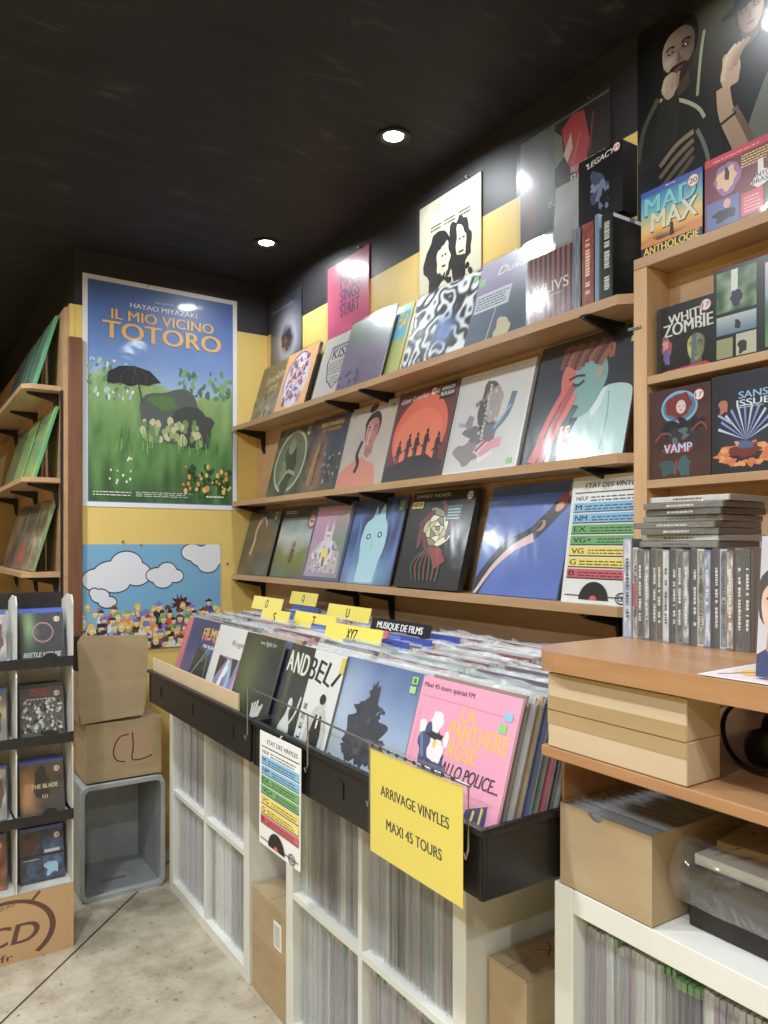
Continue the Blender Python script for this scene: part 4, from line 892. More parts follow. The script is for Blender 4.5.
def b5(a):
    a.paint(lambda u, v: mixc(ramp([(0, (190, 190, 186)), (.3, (160, 168, 176)), (.55, (150, 172, 206)), (1, (70, 96, 150))], v+.12*nz(u, v, 4, 2)), (200, 210, 224), .5*gs(u, v, .1, .75, .3, .3)), 28)
    D = C(52, 60, 74); a.blob(.47, .46, .27, .17, D, .3, 3, n=70, f=4); a.blob(.45, .62, .17, .15, D, .35, 5, n=70, f=4); a.blob(.47, .76, .07, .11, D, .4, 7, n=50, f=4); a.blob(.62, .4, .12, .09, D, .4, 8, n=50, f=4); a.blob(.28, .4, .1, .08, D, .4, 9, n=50, f=4)
    a.bits(26, (.3, .36, .66, .7), (.012, .03), [C(70, 80, 96), C(40, 46, 58)], 9)
    a.bits(70, (.0, .05, .5, .28), (.01, .035), [C(70, 74, 80), C(120, 124, 128), C(56, 60, 62), C(180, 180, 176)], 4, .7); a.bits(40, (.5, .0, 1, .2), (.01, .03), [C(176, 176, 172), C(130, 130, 128), C(200, 200, 196)], 5, .6)
    a.poly([(.58, .02), (.6, .16), (.66, .2), (.7, .1), (.7, .02)], C(96, 76, 62)); a.dots(.93, .95)
def b6(a):
    a.rect(0, 0, 1, 1, C(232, 150, 182))
    a.line([(.02, .88), (.98, .88)], .004, C(214, 70, 110), sm=False); a.line([(.05, .12), (.05, .8)], .004, C(214, 70, 110), sm=False)
    a.text('Maxi 45 tours spécial FM', .30, .945, .54, .04, C(80, 30, 50)); a.text('LA', .56, .83, .13, .085, C(246, 180, 60)); a.text('PANTHERE', .68, .73, .56, .10, C(246, 180, 60)); a.text('ROSE', .57, .62, .28, .10, C(246, 180, 60)); a.text('ALLO POLICE...', .68, .505, .56, .075, C(60, 40, 60), shear=.2)
    # abstract blue, white shapes and a striped megaphone instead of figures
    a.blob(.22, .62, .1, .11, C(60, 74, 120), .3, 1); a.blob(.26, .75, .07, .06, C(232, 228, 232), .25, 2); a.blob(.3, .47, .13, .1, C(50, 66, 110), .3, 3); a.blob(.3, .58, .09, .08, C(236, 232, 236), .25, 4); a.blob(.12, .7, .035, .045, C(236, 232, 236), .2, 5); a.blob(.39, .66, .03, .045, C(236, 232, 236), .2, 6); a.ell(.28, .62, .02, .03, C(240, 200, 60)); a.line([(.12, .66), (.18, .52)], .03, C(90, 120, 170)); a.blob(.27, .66, .08, .02, C(30, 34, 50), .3, 7)
    a.text('CHUT', .47, .30, .14, .05, C(220, 50, 90)); a.poly([(.68, .2), (.72, .34), (.9, .4), (.92, .14), (.74, .14)], C(50, 66, 120)); a.line([(.77, .17), (.79, .35)], .02, C(236, 210, 70)); a.line([(.84, .15), (.86, .38)], .02, C(236, 210, 70))
    a.line([(.44, .16), (.6, .08), (.68, .2)], .06, C(222, 60, 100)); a.poly([(.5, 0), (.62, .1), (.74, 0)], C(222, 50, 92)); a.blob(.86, .03, .07, .04, C(222, 50, 92), .3, 8)
    a.rect(.88, .86, .95, .91, C(130, 190, 220)); a.rect(.85, .79, .92, .84, C(140, 200, 120))
bin_cover('dark blue record cover with yellow title, far left front of the crates', 2.60, .30, b1, (50, 62, 116), xb=.821)
bin_cover('white record cover with a blue and purple framed picture, front of far crate', 2.315, .30, b2, (214, 212, 210), xb=.810)
bin_cover('dark olive record cover with white hands, front of far crate', 2.070, .252, b3, (40, 44, 36), xb=.799)
bin_cover('half black half white record cover with large ragged letters', 1.765, .282, b4, (40, 44, 40), xb=.794)
bin_cover('blue sky record cover with a dark tree-like shape, front of near crate', 1.482, .285, b5, (110, 130, 160), xb=.800)
bin_cover('pink record cover with yellow and black lettering, front of near crate', 1.188, .276, b6, (232, 150, 182), xb=.794, sleeve='film_crinkled')

# filed records behind the covers: tops seen edge on
def crate_mesh(i, c, t=.0045):
    m = MB(); w = .27; h = .300+.005*(i % 3)
    m.box((-w/2, -t, 0), (w/2, 0, h), C(*c))
    rr = random.Random(i+90); off = [rr.uniform(-.003, .003) for _ in range(9)]; up = [rr.uniform(.004, .013) for _ in range(9)]
    m.grid(lambda u, v: ((u-.5)*(w+.006), -t*.5+off[int(u*8+.5)]*v-.0015+.003*v, h-.02+(up[int(u*8+.5)]+.02)*v), 8, 1, WHITE, 1)
    m.grid(lambda u, v: ((w/2+.0005+.005*u), -t*.5+.001*off[int(v*8+.5)], .004+v*(h-.008)), 1, 8, WHITE, 1)
    return m
CP = [(60, 50, 46), (190, 186, 180), (150, 120, 110), (90, 100, 130), (206, 200, 190), (120, 70, 66), (70, 72, 80), (176, 150, 110), (140, 150, 150), (214, 214, 214), (130, 100, 84), (96, 84, 90), (180, 90, 100), (110, 130, 110)]
CM = [crate_mesh(i, c).mesh('crate_record', ['print', 'film_edge']) for i, c in enumerate(CP)]
def crate_row(y_left, w, x0, n, label, group, seed, step=.0185, as_stuff=None):
    rr = random.Random(seed)
    for k in range(n):
        i = rr.randrange(len(CM)); x = x0+k*step; y = y_left-w/2+rr.uniform(-.004, .004)
        rot = (-(PHI-.03*(k/n))+rad(rr.uniform(-.12, .12)), 0, ROT)
        if as_stuff is not None: as_stuff.append((i, Matrix.LocRotScale(Vector((x, y, CZ+.0075)), __import__('mathutils').Euler(rot), Vector((w/.28, 1, 1))))); continue
        o = bpy.data.objects.new('crate_record', CM[i]); COL.objects.link(o); o.location = (x, y, CZ+.0075); o.rotation_euler = rot
        o.scale = (w/.28, 1, 1); tag(o, label, 'vinyl record', group)
crate_row(1.182, .266, .811, 27, 'sleeved record filed behind the pink cover', 'records behind the pink cover', 1)
crate_row(1.474, .275, .811, 27, 'sleeved record filed behind the cover with the dark tree-like shape', 'records behind the sky cover', 2)
crate_row(1.764, .270, .811, 27, 'sleeved record filed behind the half black half white cover', 'records behind the black and white cover', 3)
ST = []
crate_row(2.082, .262, .8295, 26, '', '', 4, as_stuff=ST); crate_row(2.385, .27, .8295, 26, '', '', 5, as_stuff=ST); crate_row(2.682, .27, .8295, 26, '', '', 6, as_stuff=ST)
sb = MB(); srcs = [crate_mesh(i, c) for i, c in enumerate(CP)]
for i, M in ST:
    s = srcs[i]; b = len(sb.v); sb.v += [tuple(M @ Vector(v)) for v in s.v]; sb.f += [tuple(q+b for q in f) for f in s.f]; sb.c += s.c; sb.m += s.m
o = sb.build('crate_records', ['print', 'film_edge']); tag(o, 'rows of sleeved records filed in the farther black crate', 'vinyl record'); o['kind'] = 'stuff'

# divider tabs
def divider(label, x, yc, zt, w, txt, col=(238, 218, 70), tc=(20, 20, 20), body=(44, 66, 150), h=.05, rz=0, off=0):
    """card divider between records; its lettered tab shows above them"""
    k_ = round((x-.820)/.0185); x = .811+.0185*k_+.0085; ph = PHI-.03*(k_+.5)/27
    g = thing('divider_card', label, 'divider', 'lettered record dividers', (x, yc, CZ+.0075), (-ph, 0, ROT+rz))
    L = (zt-CZ)/math.cos(PHI)
    m = MB(); m.box((-min(w, .25)/2-off*1, -.0012, 0), (min(w, .25)/2-off, 0, L-h-.002), C(*body)); m.build('divider_sheet', 'box_print', g)
    a = Art(w, h, .0025, C(*mixc(col, (255, 255, 255), .1)), C(*col)); a.text(txt, .5, .5, min(.8, .13*len(txt)*h*4.5/w*.55+.02), .62 if len(txt) < 5 else .55, C(*tc)); a.build('tab', 'box_print', g, (0, 0, L-h))
divider('yellow divider tab lettered XYZ, nearest yellow one in the crates', .955, 1.735, 1.103, .290, 'XYZ', off=-.10)
divider('yellow divider tab lettered T beside the S one', 1.030, 2.09, 1.105, .270, 'T')
divider('small yellow divider tab lettered S', .980, 2.30, 1.103, .21, 'S')
divider('yellow divider tab lettered U close under the lowest shelf', 1.215, 2.19, 1.113, .28, 'U', off=.0)
divider('yellow divider tab lettered O near the back corner', 1.10, 2.61, 1.122, .26, 'O', off=-.06)
divider('yellow divider tab lettered Q behind the O one', 1.24, 2.60, 1.135, .22, 'Q', off=-.03)
divider('curved black divider tab reading MUSIQUE DE FILMS', 1.10, 1.725, 1.108, .29, 'MUSIQUE DE FILMS', (34, 34, 40), (236, 236, 236), h=.042, off=-.08)
divider('blue divider card with a red label between XYZ and the black tab', 1.03, 1.70, 1.090, .06, 'N', (214, 90, 80), (190, 70, 64), h=.02)
for k, (x_, y_) in enumerate(((1.06, 1.66), (1.16, 1.66), (.99, 1.66), (1.07, 2.24), (1.15, 2.5), (1.0, 1.95))):
    g = thing('blue_divider', 'plain blue divider sheet standing between the filed records', 'divider', 'plain blue divider sheets', (.811+.0185*round((x_-.820)/.0185)+.0085, y_-.02*(y_ == 1.66), CZ+.0075), (-(PHI-.03*(round((x_-.820)/.0185)+.5)/27), 0, ROT))
    m = MB(); m.box((-.12, -.0012, 0), (.12, 0, .322), C(44, 66, 160)); m.box((-.1, -.0016, .29), (-.02, -.0013, .318), C(90, 110, 190)); m.build('divider_sheet', 'box_print', g)

# cardboard strip
m = MB(); m.box((0, 0, 0), (.0025, .78, .150)); m.box((.0002, -.003, .0), (.006, -.0002, .150)); o = m.build('cardboard_strip', 'cardboard_pale', None, (.7842, 1.912, CZ+.0078)); o.modifiers.new('bv', 'BEVEL').width = .001
tag(o, 'long tan cardboard strip standing in the front of the far crate', 'cardboard')

# wire rail with hooks
m = MB(); z0 = .886; x = .762
m.tube([(x, 1.79, .968), (x, 1.60, .963), (x, 1.20, .953), (x, .91, .950)], .0022, 8)
for y in (1.79, 1.46, 1.205, .915): m.tube([(x, y, .968-.02*(1.79-y)), (x, y, .85), (x-.006, y, .835), (x-.008, y, .845)], .002, 8)
o = m.build('wire_rail', 'steel'); tag(o, 'thin metal wire rail in front of the near crate', 'rail')
# hanging chart and sign
g = thing('grading_chart', 'white record grading chart with coloured rows hanging below the crates', 'chart', None, (.7585, 1.597, .604), (rad(-.5), 0, ROT+rad(1)))
a = Art(.213, .273, .0012, C(232, 232, 230), C(232, 232, 230)); chart(a); a.build('chart_sheet', 'gloss_print', g); MB().tube([(-.0, .0, .272), (0, .006, .278)], .003).build('clip', 'steel', g)
g = thing('shop_sign', 'yellow sign reading ARRIVAGE VINYLES MAXI 45 TOURS', 'sign', None, (.7540, 1.054, .757), (0, 0, ROT))
a = Art(.272, .192, .0008, C(236, 212, 52), C(236, 212, 52)); a.text('ARRIVAGE VINYLES', .5, .64, .74, .10, C(44, 42, 28)); a.text('MAXI 45 TOURS', .5, .34, .60, .10, C(44, 42, 28)); a.build('sign_sheet', 'print', g)
s = MB(); s.grid(lambda u, v: ((u-.5)*.280, -.0035-.001*math.sin(u*9), v*.205-.003), 8, 6); s.box((-.140, -.004, .1925), (.140, -.001, .208), C(205, 208, 205), 0); s.build('plastic_pocket', 'film', g)
hs = MB()
for k in range(10): hs.box((-.127+.0265*k, -.0052, .197), (-.119+.0265*k, -.0042, .203), C(60, 60, 60))
hs.build('punched_holes', 'print', g)

# ================================================================ BOXES
def carton(name, label, a, b, m='cardboard', tape=None, lid=True, group=None, bev=.002):
    x0, y0, z0 = a; x1, y1, z1 = b; t = thing(name, label, 'cardboard box', group, (x0, y0, z0)); X, Y, Z = x1-x0, y1-y0, z1-z0
    q = MB(); q.box((0, 0, 0), (X, Y, Z-.004)); q.build('box_body', m, t, bevel=bev)
    f = MB(); f.box((.0005, .0005, Z-.0037), (X-.0005, Y/2-.001, Z)); f.box((.0005, Y/2+.001, Z-.0037), (X-.0005, Y-.0005, Z)); f.build('flap', m, t)
    return t
# tall carton between units
t = carton('tall_cardboard_box', 'tall taped cardboard box with a white label between two cube shelves', (.912, 1.875, 0), (1.25, 2.108, .305))
MB().box((-.0006, .0, .12), (-.0001, .233, .17)).build('packing_tape', 'tape', t)
a = Art(.05, .075, .0004, WHITE, WHITE); a.lines(.1, .1, .9, .9, 8, C(60, 60, 60), 2); a.build('address_label', 'print', t, (-.0002, .055, .19), (0, 0, ROT))
t = carton('cardboard_box', 'cardboard box behind the tall taped one in the gap', (1.0, 1.875, .3062), (1.26, 2.02, .60), 'cardboard_dark')
# box in gap near
t = carton('cardboard_box', 'closed cardboard box with handwritten marks on top in the right gap', (.955, .985, 0), (1.25, 1.088, .545), 'cardboard')
a = Art(.07, .10, .0004, C(184, 150, 112), C(184, 150, 112)); a.line([(.2, .3), (.5, .5), (.8, .8)], .03, C(40, 30, 24)); a.line([(.15, .7), (.4, .6), (.6, .4), (.75, .35)], .03, C(40, 30, 24)); a.build('marker_writing', 'print', t, (.06, .05, .5454), (rad(-90), 0, rad(-90)))
# CL box and the open one on it, on the grey crate
t = carton('cardboard_box', 'cardboard box with two large handwritten letters lying on the grey crate', (.612, 2.955, .4335), (.895, 3.26, .655), 'cardboard')
a = Art(.28, .2, .0004, C(182, 148, 111), C(182, 148, 111)) if False else None
wm = Art(.16, .13, .0003, C(178, 143, 106), C(178, 143, 106)); wm.line([(.42, .9), (.2, .85), (.06, .5), (.12, .2), (.34, .1)], .03, C(50, 40, 34)); wm.line([(.5, .95), (.52, .5), (.5, .15), (.75, .12), (.98, .2)], .03, C(50, 40, 34)); wm.build('marker_writing', 'print', t, (.17, -.0002, .05))
t = thing('open_cardboard_box', 'open cardboard box with its flap hanging down, topmost on the grey crate', 'cardboard box', None, (.56, 2.90, .6565))
m = MB(); m.box((.03, .07, 0), (.26, .33, .006)); m.box((.03, .07, .0062), (.036, .33, .27)); m.box((.254, .07, .0062), (.26, .33, .27)); m.box((.0362, .324, .0062), (.2538, .33, .27)); m.build('box_body', 'cardboard_dark', t, bevel=.001)
m = MB(); m.prism([(.036, .005), (.262, .015), (.275, .09), (.282, .322), (.038, .335), (.02, .31), (.028, .16), (.018, .10)], 'y', .050, .056); m.build('front_flap', 'cardboard', t, bevel=.001)
m = MB(); m.prism([(-.01, .335), (.03, .335), (.03, .2), (-.02, .22)], 'y', .058, .064); m.build('side_flap', 'black_card', t)
# grey crate on its side
t = thing('grey_crate', 'grey plastic crate standing on end with its open side outwards', 'crate', None, (.585, 2.925, 0)); W, H, D = .315, .432, .34
m = MB(); m.box((.0, D-.006, .0), (W, D, H)); m.build('crate_bottom', 'grey_plastic', t)
for nm, a, b in (('side_panel', (.008, .012, .008), (.014, D-.0062, H-.008)), ('side_panel', (W-.014, .012, .008), (W-.008, D-.0062, H-.008)), ('top_panel', (.0142, .012, H-.014), (W-.0142, D-.0062, H-.008)), ('bottom_panel', (.0142, .012, .008), (W-.0142, D-.0062, .014))):
    m = MB(); m.box(a, b); m.build(nm, 'grey_plastic', t, bevel=.001)
m = MB()
def rr_(x0, z0, x1, z1, r, n=6):
    P = []
    for cx, cz, a0 in ((x1-r, z1-r, 0), (x0+r, z1-r, 90), (x0+r, z0+r, 180), (x1-r, z0+r, 270)):
        for k in range(n+1): P.append((cx+r*math.cos(rad(a0+90*k/n)), cz+r*math.sin(rad(a0+90*k/n))))
    return P
O = rr_(0, 0.0, W, H, .035); I = rr_(.016, .016, W-.016, H-.016, .022)
for i in range(len(O)):
    j = (i+1) % len(O)
    m.face([(O[i][0], 0, O[i][1]), (O[j][0], 0, O[j][1]), (I[j][0], 0, I[j][1]), (I[i][0], 0, I[i][1])])
    m.face([(O[i][0], 0, O[i][1]), (O[i][0], .018, O[i][1]), (O[j][0], .018, O[j][1]), (O[j][0], 0, O[j][1])])
    m.face([(I[i][0], 0, I[i][1]), (I[j][0], 0, I[j][1]), (I[j][0], .018, I[j][1]), (I[i][0], .018, I[i][1])])
m.build('rim', 'grey_plastic', t)
a = Art(.09, .02, .002, C(120, 122, 122), C(130, 132, 132)); a.build('moulded_plate', 'print', t, (.15, .12, .0145), (rad(-90), 0, 0))

# ================================================================ LEFT DISC RACK
YR = 2.64; RX0, RX1 = .166, .508
t = thing('disc_rack', 'cardboard rack of film discs with four tiers at the left edge', 'display rack', None, (RX0, YR, 0)); WR = RX1-RX0
a = Art(WR, .212, .006, C(180, 140, 92), C(190, 150, 100))
a.ring(.42, .45, .42, .50, .055, C(100, 62, 50), n=40, a0=-50, a1=200); a.text('SCD', .38, .42, .62, .3, C(100, 60, 52), shear=.25); a.text('MUSIQUES', .34, .84, .3, .05, C(110, 70, 60), rot=8); a.text('cd.fr', .32, .1, .3, .11, C(110, 66, 56)); a.line([(.62, .86), (.7, 1.0)], .03, C(110, 68, 56))
a.build('base_front', 'print', t, (WR/2, .006, 0))
m = MB(); m.box((0, .0065, 0), (.006, .26, .21)); m.box((WR-.006, .0065, 0), (WR, .26, .21)); m.box((.0062, .254, 0), (WR-.0062, .26, .21)); m.build('base_box', 'cardboard', t)
TZ = [.212, .437, .692, .943]; TH = [.235, .235, .235, .215]
for k, (z, h) in enumerate(zip(TZ, TH)):
    zt = z+h
    m = MB(); m.box((.0, .012, z-.004), (WR, .2, z)); m.build('tier_floor', 'white_card', t)
    m = MB(); m.box((.004, .194, z+.0002), (WR-.004, .199, zt-.01)); m.build('tier_back', 'white_card', t)
    for xx in (0, WR/2-.002, WR-.004):
        m = MB(); m.prism([(.004, z+.0003), (.003, zt-.02), (.02, zt+.006), (.10, zt+.006), (.193, zt-.02), (.193, z+.0003)], 'x', xx, xx+.004); m.build('tier_side', 'white_card', t, bevel=.0008)
    if k:
        for c in (0, 1):
            x0 = c*WR/2; ww = WR/2
            pl = [(x0, z-.012), (x0+ww, z-.012), (x0+ww, z+.022), (x0+ww*.72, z+.02)]+[(x0+ww*.58+ww*.13*math.cos(rad(q)), z+.02+.016*math.sin(rad(q))) for q in range(10, 171, 20)]+[(x0+ww*.44, z+.02), (x0, z+.02)]
            MB().prism(pl, 'y', -.002, .002).build('front_lip', 'black_card', t)
    if k == 3: MB().box((.004, .188, zt-.045), (WR-.004, .1935, zt+.008)).build('header_card', 'black_card', t)
def disc(a, kind, seed):
    rr = random.Random(seed)
    if kind == 'green': a.paint(lambda u, v: mixc((60, 62, 64), (150, 190, 120), .9*gs(u, v, .2, .7, .15, .4)+.3*gs(u, v, .5, .5, .3, .3)*(.5+nz(u, v, 9, 2))), 20); a.ring(.52, .55, .24, .2, .03, C(190, 120, 160)); a.text('BEETLE HOUSE', .5, .12, .84, .09, C(210, 210, 210), shear=.2)
    if kind == 'comic':
        a.rect(0, 0, 1, 1, C(90, 90, 88)); a.bits(150, (.05, .05, .95, .7), (.015, .06), [C(30, 30, 30), C(190, 190, 184), C(130, 130, 128), C(220, 220, 214)], seed, .7, k=5); a.text('NIGHT', .45, .88, .4, .07, C(200, 40, 50)); a.text('MOVIES', .45, .8, .4, .06, C(200, 40, 50)); a.lines(.15, .7, .8, .75, 1, C(230, 230, 230), 3)
    if kind == 'orange': a.paint(lambda u, v: mixc((70, 64, 62), (206, 140, 80), 1.1*gs(u, v, .15, .4, .25, .5)+.3*gs(u, v, .8, .8, .3, .2)+.2*nz(u, v, 5, 1)), 20); a.blob(.5, .5, .2, .28, C(40, 36, 38), .2, 4); a.ell(.5, .8, .09, .09, C(50, 40, 40)); a.text('THE BLADE', .56, .5, .6, .08, C(226, 206, 150)); a.text('III', .56, .3, .12, .07, C(220, 200, 150), bold=False)
    if kind == 'blue':
        a.paint(lambda u, v: mixc((20, 30, 56), (96, 140, 190), .5*gs(u, v, .75, .5, .3, .3)+.5*nz(u, v, 7, 3)+.2), 24); a.rect(.48, .0, .5, 1, C(16, 20, 34)); a.rect(.0, .45, 1, .5, C(16, 20, 34)); a.blob(.25, .7, .14, .14, C(86, 40, 50), .4, 3); a.blob(.72, .22, .14, .14, C(150, 190, 220), .4, 5); a.blob(.25, .22, .14, .14, C(50, 80, 120), .4, 6); a.rect(.55, .5, .9, .56, C(220, 226, 230)); a.lines(.08, .4, .45, .44, 1, C(220, 220, 230), 4)
    if kind == 'pale': a.paint(lambda u, v: mixc((206, 200, 190), (120, 120, 130), .5+nz(u, v, 4, seed)), 12); a.blob(.8, .5, .14, .3, C(110, 70, 60), .3, seed)
    if kind == 'sand': a.paint(lambda u, v: mixc((196, 170, 120), (110, 120, 130), .5+nz(u, v, 3, seed)), 12); a.blob(.8, .4, .1, .2, C(70, 60, 50), .3, seed)
    if kind == 'fire': a.paint(lambda u, v: mixc((40, 30, 34), (210, 100, 60), .5+nz(u, v, 4, seed)), 12)
    a.rect(0, .93, 1, 1, C(46, 84, 190) if kind not in ('comic', ) else C(60, 60, 62)); a.sticker(.84, .8, .08, t='12')
names = {(3, 1): ('green', 'Blu-ray case with a glowing green streak, top tier right of the disc rack'), (2, 1): ('comic', 'disc case with black and white comic crowd cover, second tier of the rack'),
         (1, 1): ('orange', 'disc case with a dark caped figure on orange, third tier of the rack'), (0, 1): ('blue', 'disc case with four blue pictures, lowest tier of the rack'),
         (3, 0): ('pale', 'pale disc case cut by the left edge, top tier'), (2, 0): ('sand', 'sandy disc case cut by the left edge, second tier'), (1, 0): ('pale', 'grey disc case cut by the left edge, third tier'), (0, 0): ('fire', 'fiery orange disc case cut by the left edge, lowest tier')}
tiern = ['lowest', 'third', 'second', 'top']
for (k, c), (kind, lb) in names.items():
    xc = RX0+WR/4+c*WR/2+(.002 if c else -.002); z = TZ[k]+.0005
    lb = lb.replace('Blu-ray case', 'blue-topped disc case')
    n = 4 if c else 2
    for j in range(n):
        w_, h_ = .136, .172
        a = Art(w_, h_, .012, C(40, 60, 130) if j % 2 else C(40, 42, 48), C(60, 60, 66))
        if j == 0: disc(a, kind, k*3+c)
        else: a.rect(0, .93, 1, 1, C(46, 84, 190) if kind in ('green', 'orange') else C(36, 36, 40))
        g = thing('film_disc_case', lb if j == 0 else f'disc case half hidden behind the front one on the {tiern[k]} tier, {"right" if c else "left"} column', 'disc case', None if j == 0 else f'hidden cases {tiern[k]} tier {"right" if c else "left"}', (xc-.004*j, YR+.075+.0155*j, z), (rad(-13), 0, rad(1.0*j)))
        a.build('case_body', 'box_print', g)
        if j == 0:
            s = MB(); s.grid(lambda u, v: ((u-.5)*w_*1.01, -.0165-.001*math.sin(u*5), .0004+v*h_), 6, 6); s.build('plastic_wrap', 'film_crinkled', g)

# ================================================================ LEFT WALL SHELVES (run along the pillar's side)
for k, (z, nm) in enumerate(((1.993, 'top'), (1.61, 'middle'), (1.216, 'lowest'))):
    t = thing('wall_shelf', f'{nm} of the three wood shelves on the far left wall', 'shelf', 'wood shelves on the left wall', (.45, 3.36, z))
    m = MB(); m.prism([(0, .03), (.03, 0), (.149, 0), (.149, 2.0), (0, 2.0)], 'z', -.02, 0); m.build('shelf_board', 'beech', t, bevel=.001)
    for yy in (.08, .62, 1.3): bracket(.149, yy, -.0205, 1, t, .12)
rails = MB().box((.590, 3.325, .9), (.5995, 3.34, 1.97)).build('shelf_rail', 'black_metal'); tag(rails, 'black upright metal rail behind the left wall shelves', 'rail')
def lcover(label, y, z, art, bg, dx=.088, h=.315, xb=.508, t=.012):
    phi = math.asin(dx/h); g = thing('album_cover', label, 'record', None, (xb, y+.315/2, z+.0005), (-phi, 0, ROT))
    a = Art(.315, h, t, C(*mixc(bg, (60, 140, 90), .5)), C(*bg)); art(a); a.build('cover', 'gloss_print', g)
    s = MB(); s.grid(lambda u, v: ((u-.5)*.32, -t-.004, .0006+v*(h+.004)), 4, 4); s.build('plastic_sleeve', 'film', g)
def gpaint(c1, c2, sd): return lambda a: a.paint(lambda u, v: mixc(c1, c2, .5+nz(u, v, 3, sd)+.4*(v-.5)), 14)
lcover('pale green record cover nearest on the top left wall shelf', 3.40, 1.993, gpaint((110, 190, 150), (170, 220, 190), 1), (110, 190, 146))
lcover('dull green record cover second along the top left wall shelf', 3.78, 1.993, gpaint((110, 176, 150), (150, 196, 176), 2), (100, 170, 140))
lcover('grey green record cover third along the top left wall shelf', 4.12, 1.993, gpaint((90, 110, 100), (140, 150, 140), 3), (90, 110, 100))
lcover('bright green record cover nearest on the middle left wall shelf', 3.40, 1.61, gpaint((176, 216, 100), (130, 200, 140), 4), (110, 186, 120))
lcover('lime green record cover second along the middle left wall shelf', 3.78, 1.61, gpaint((176, 214, 90), (130, 190, 120), 5), (110, 176, 100))
lcover('olive green record cover third along the middle left wall shelf', 4.12, 1.61, gpaint((120, 150, 70), (80, 110, 80), 9), (90, 120, 80))
def lp_(a): a.paint(lambda u, v: mixc((196, 186, 140), (120, 128, 90), .5+1.3*nz(u, v, 4, 6)), 16); a.bits(30, (.1, .1, .9, .8), (.02, .08), [C(90, 80, 60), C(210, 200, 150), C(150, 110, 60), C(120, 140, 70)], 3)
def lp2(a): a.paint(lambda u, v: mixc((110, 110, 100), (196, 100, 70), 1.2*gs(u, v, .6, .2, .4, .25)), 14); a.bits(16, (.1, .3, .9, .9), (.02, .06), [C(150, 150, 150), C(60, 60, 60)], 3)
lcover('pale painted landscape record cover nearest on the lowest left wall shelf', 3.44, 1.216, lp_, (170, 160, 120))
lcover('grey and orange record cover second along the lowest left wall shelf', 3.78, 1.216, lp2, (120, 110, 100))
lcover('dark brown record cover third along the lowest left wall shelf', 4.12, 1.216, gpaint((60, 50, 46), (130, 120, 90), 8), (80, 70, 60))
def lp3(a): a.rect(0, 0, 1, 1, C(196, 164, 70)); a.rect(.1, .3, .5, .9, C(130, 90, 50)); a.rect(.6, .1, .9, .6, C(60, 50, 40))
t = carton('cardboard_box', 'brown box on the floor behind the disc rack', (.33, 3.32, .0), (.57, 3.72, .80), 'cardboard_dark')
t = carton('cardboard_box', 'tan box standing on the brown one behind the disc rack', (.36, 3.36, .8012), (.57, 3.70, 1.06), 'cardboard')
# dark cabinet farther left
t = thing('far_bookcase', 'dark wood bookcase seen at the far left edge beyond the wall shelves', 'bookcase', None, (-.02, 4.55, 0))
m = MB(); m.box((0, 0, 0), (.02, .3, 2.1)); m.box((.45, 0, 0), (.47, .3, 2.1)); m.box((0.0201, .28, 0), (.4499, .3, 2.1)); m.build('case_body', 'brown_wood', t)
for k in range(6): MB().box((.0202, 0, .1+.38*k), (.4498, .279, .12+.38*k)).build('bookcase_shelf', 'beech', t)
for r in range(1, 5):
    for k in range(5):
        c = R.choice([(150, 50, 60), (60, 60, 80), (200, 150, 60), (90, 90, 90), (180, 90, 50), (40, 40, 44)]); hh = R.uniform(.2, .3)
        b = MB().box((0, 0, 0), (.075, .2, hh), C(*c)); b.box((.005, -.001, hh*.6), (.07, -.0001, hh*.8), C(220, 210, 190)); o = b.build('film_book', 'box_print', None, (.005+.083*k, 4.58, .121+.38*r))
        tag(o, f'spine on a shelf of the dark bookcase at the far left edge', 'book', 'books in the far left bookcase')

# ================================================================ COUNTER AND BOOKCASE ON THE RIGHT
t = thing('counter', 'orange brown wooden counter with a middle shelf, standing over the white cube shelf', 'counter', None, (.85, .0, 0))
m = MB(); r_ = .035
pl = [(.6, -.35), (.6, .892), (.09, .892)]+[(.09-.09*math.sin(rad(q)), .892-.075+.075*math.cos(rad(q))) for q in (15, 30, 45, 60, 75)]+[(0, .817), (0, -.35)]
m.prism(pl, 'z', 1.135, 1.165); m.build('counter_top', 'desk_wood', t, bevel=.009, seg=4)
m = MB(); m.box((.018, -.35, .995), (.6, .862, 1.0125)); m.build('middle_shelf', 'desk_wood', t, bevel=.002)
m = MB(); m.box((.09, .8805, .771), (.6, .8865, .994)); m.build('side_panel', 'desk_wood', t, bevel=.001)
m = MB(); m.box((.585, -.35, 1.0127), (.6, .862, 1.1347)); m.build('back_panel', 'brown_wood', t)
m = MB(); m.box((.585, -.35, .771), (.6, .8803, .9948)); m.build('back_panel', 'brown_wood', t)
m = MB(); m.box((.05, -.35, 0), (.6, -.33, .9948)); m.build('side_panel', 'desk_wood', t)

XB = 1.31
t = thing('bookcase', 'shallow beech bookcase of film box sets standing on the counter', 'bookcase', None, (XB, .42, 1.1655)); WB = .612
for (y0, y1) in ((WB-.033, WB), (0, .033)): MB().box((0, y0, 0), (.085, y1, .742)).build('side_panel', 'beech_upright', t, bevel=.0015)
MB().box((0, 0, .7425), (.105, WB, .765)).build('top_board', 'beech', t, bevel=.0015)
MB().box((.0755, .0332, 0), (.085, WB-.0332, .742)).build('back_panel', 'panel_wood', t)
for z in (.5135, .2985): MB().box((.001, .0333, z-.017), (.0752, WB-.0333, z)).build('shelf_board', 'beech', t, bevel=.001)
m = MB(); m.tube([(-.003, WB-.02, .62), (-.003, WB+.01, .62)], .003); m.build('shelf_hook', 'steel', t)

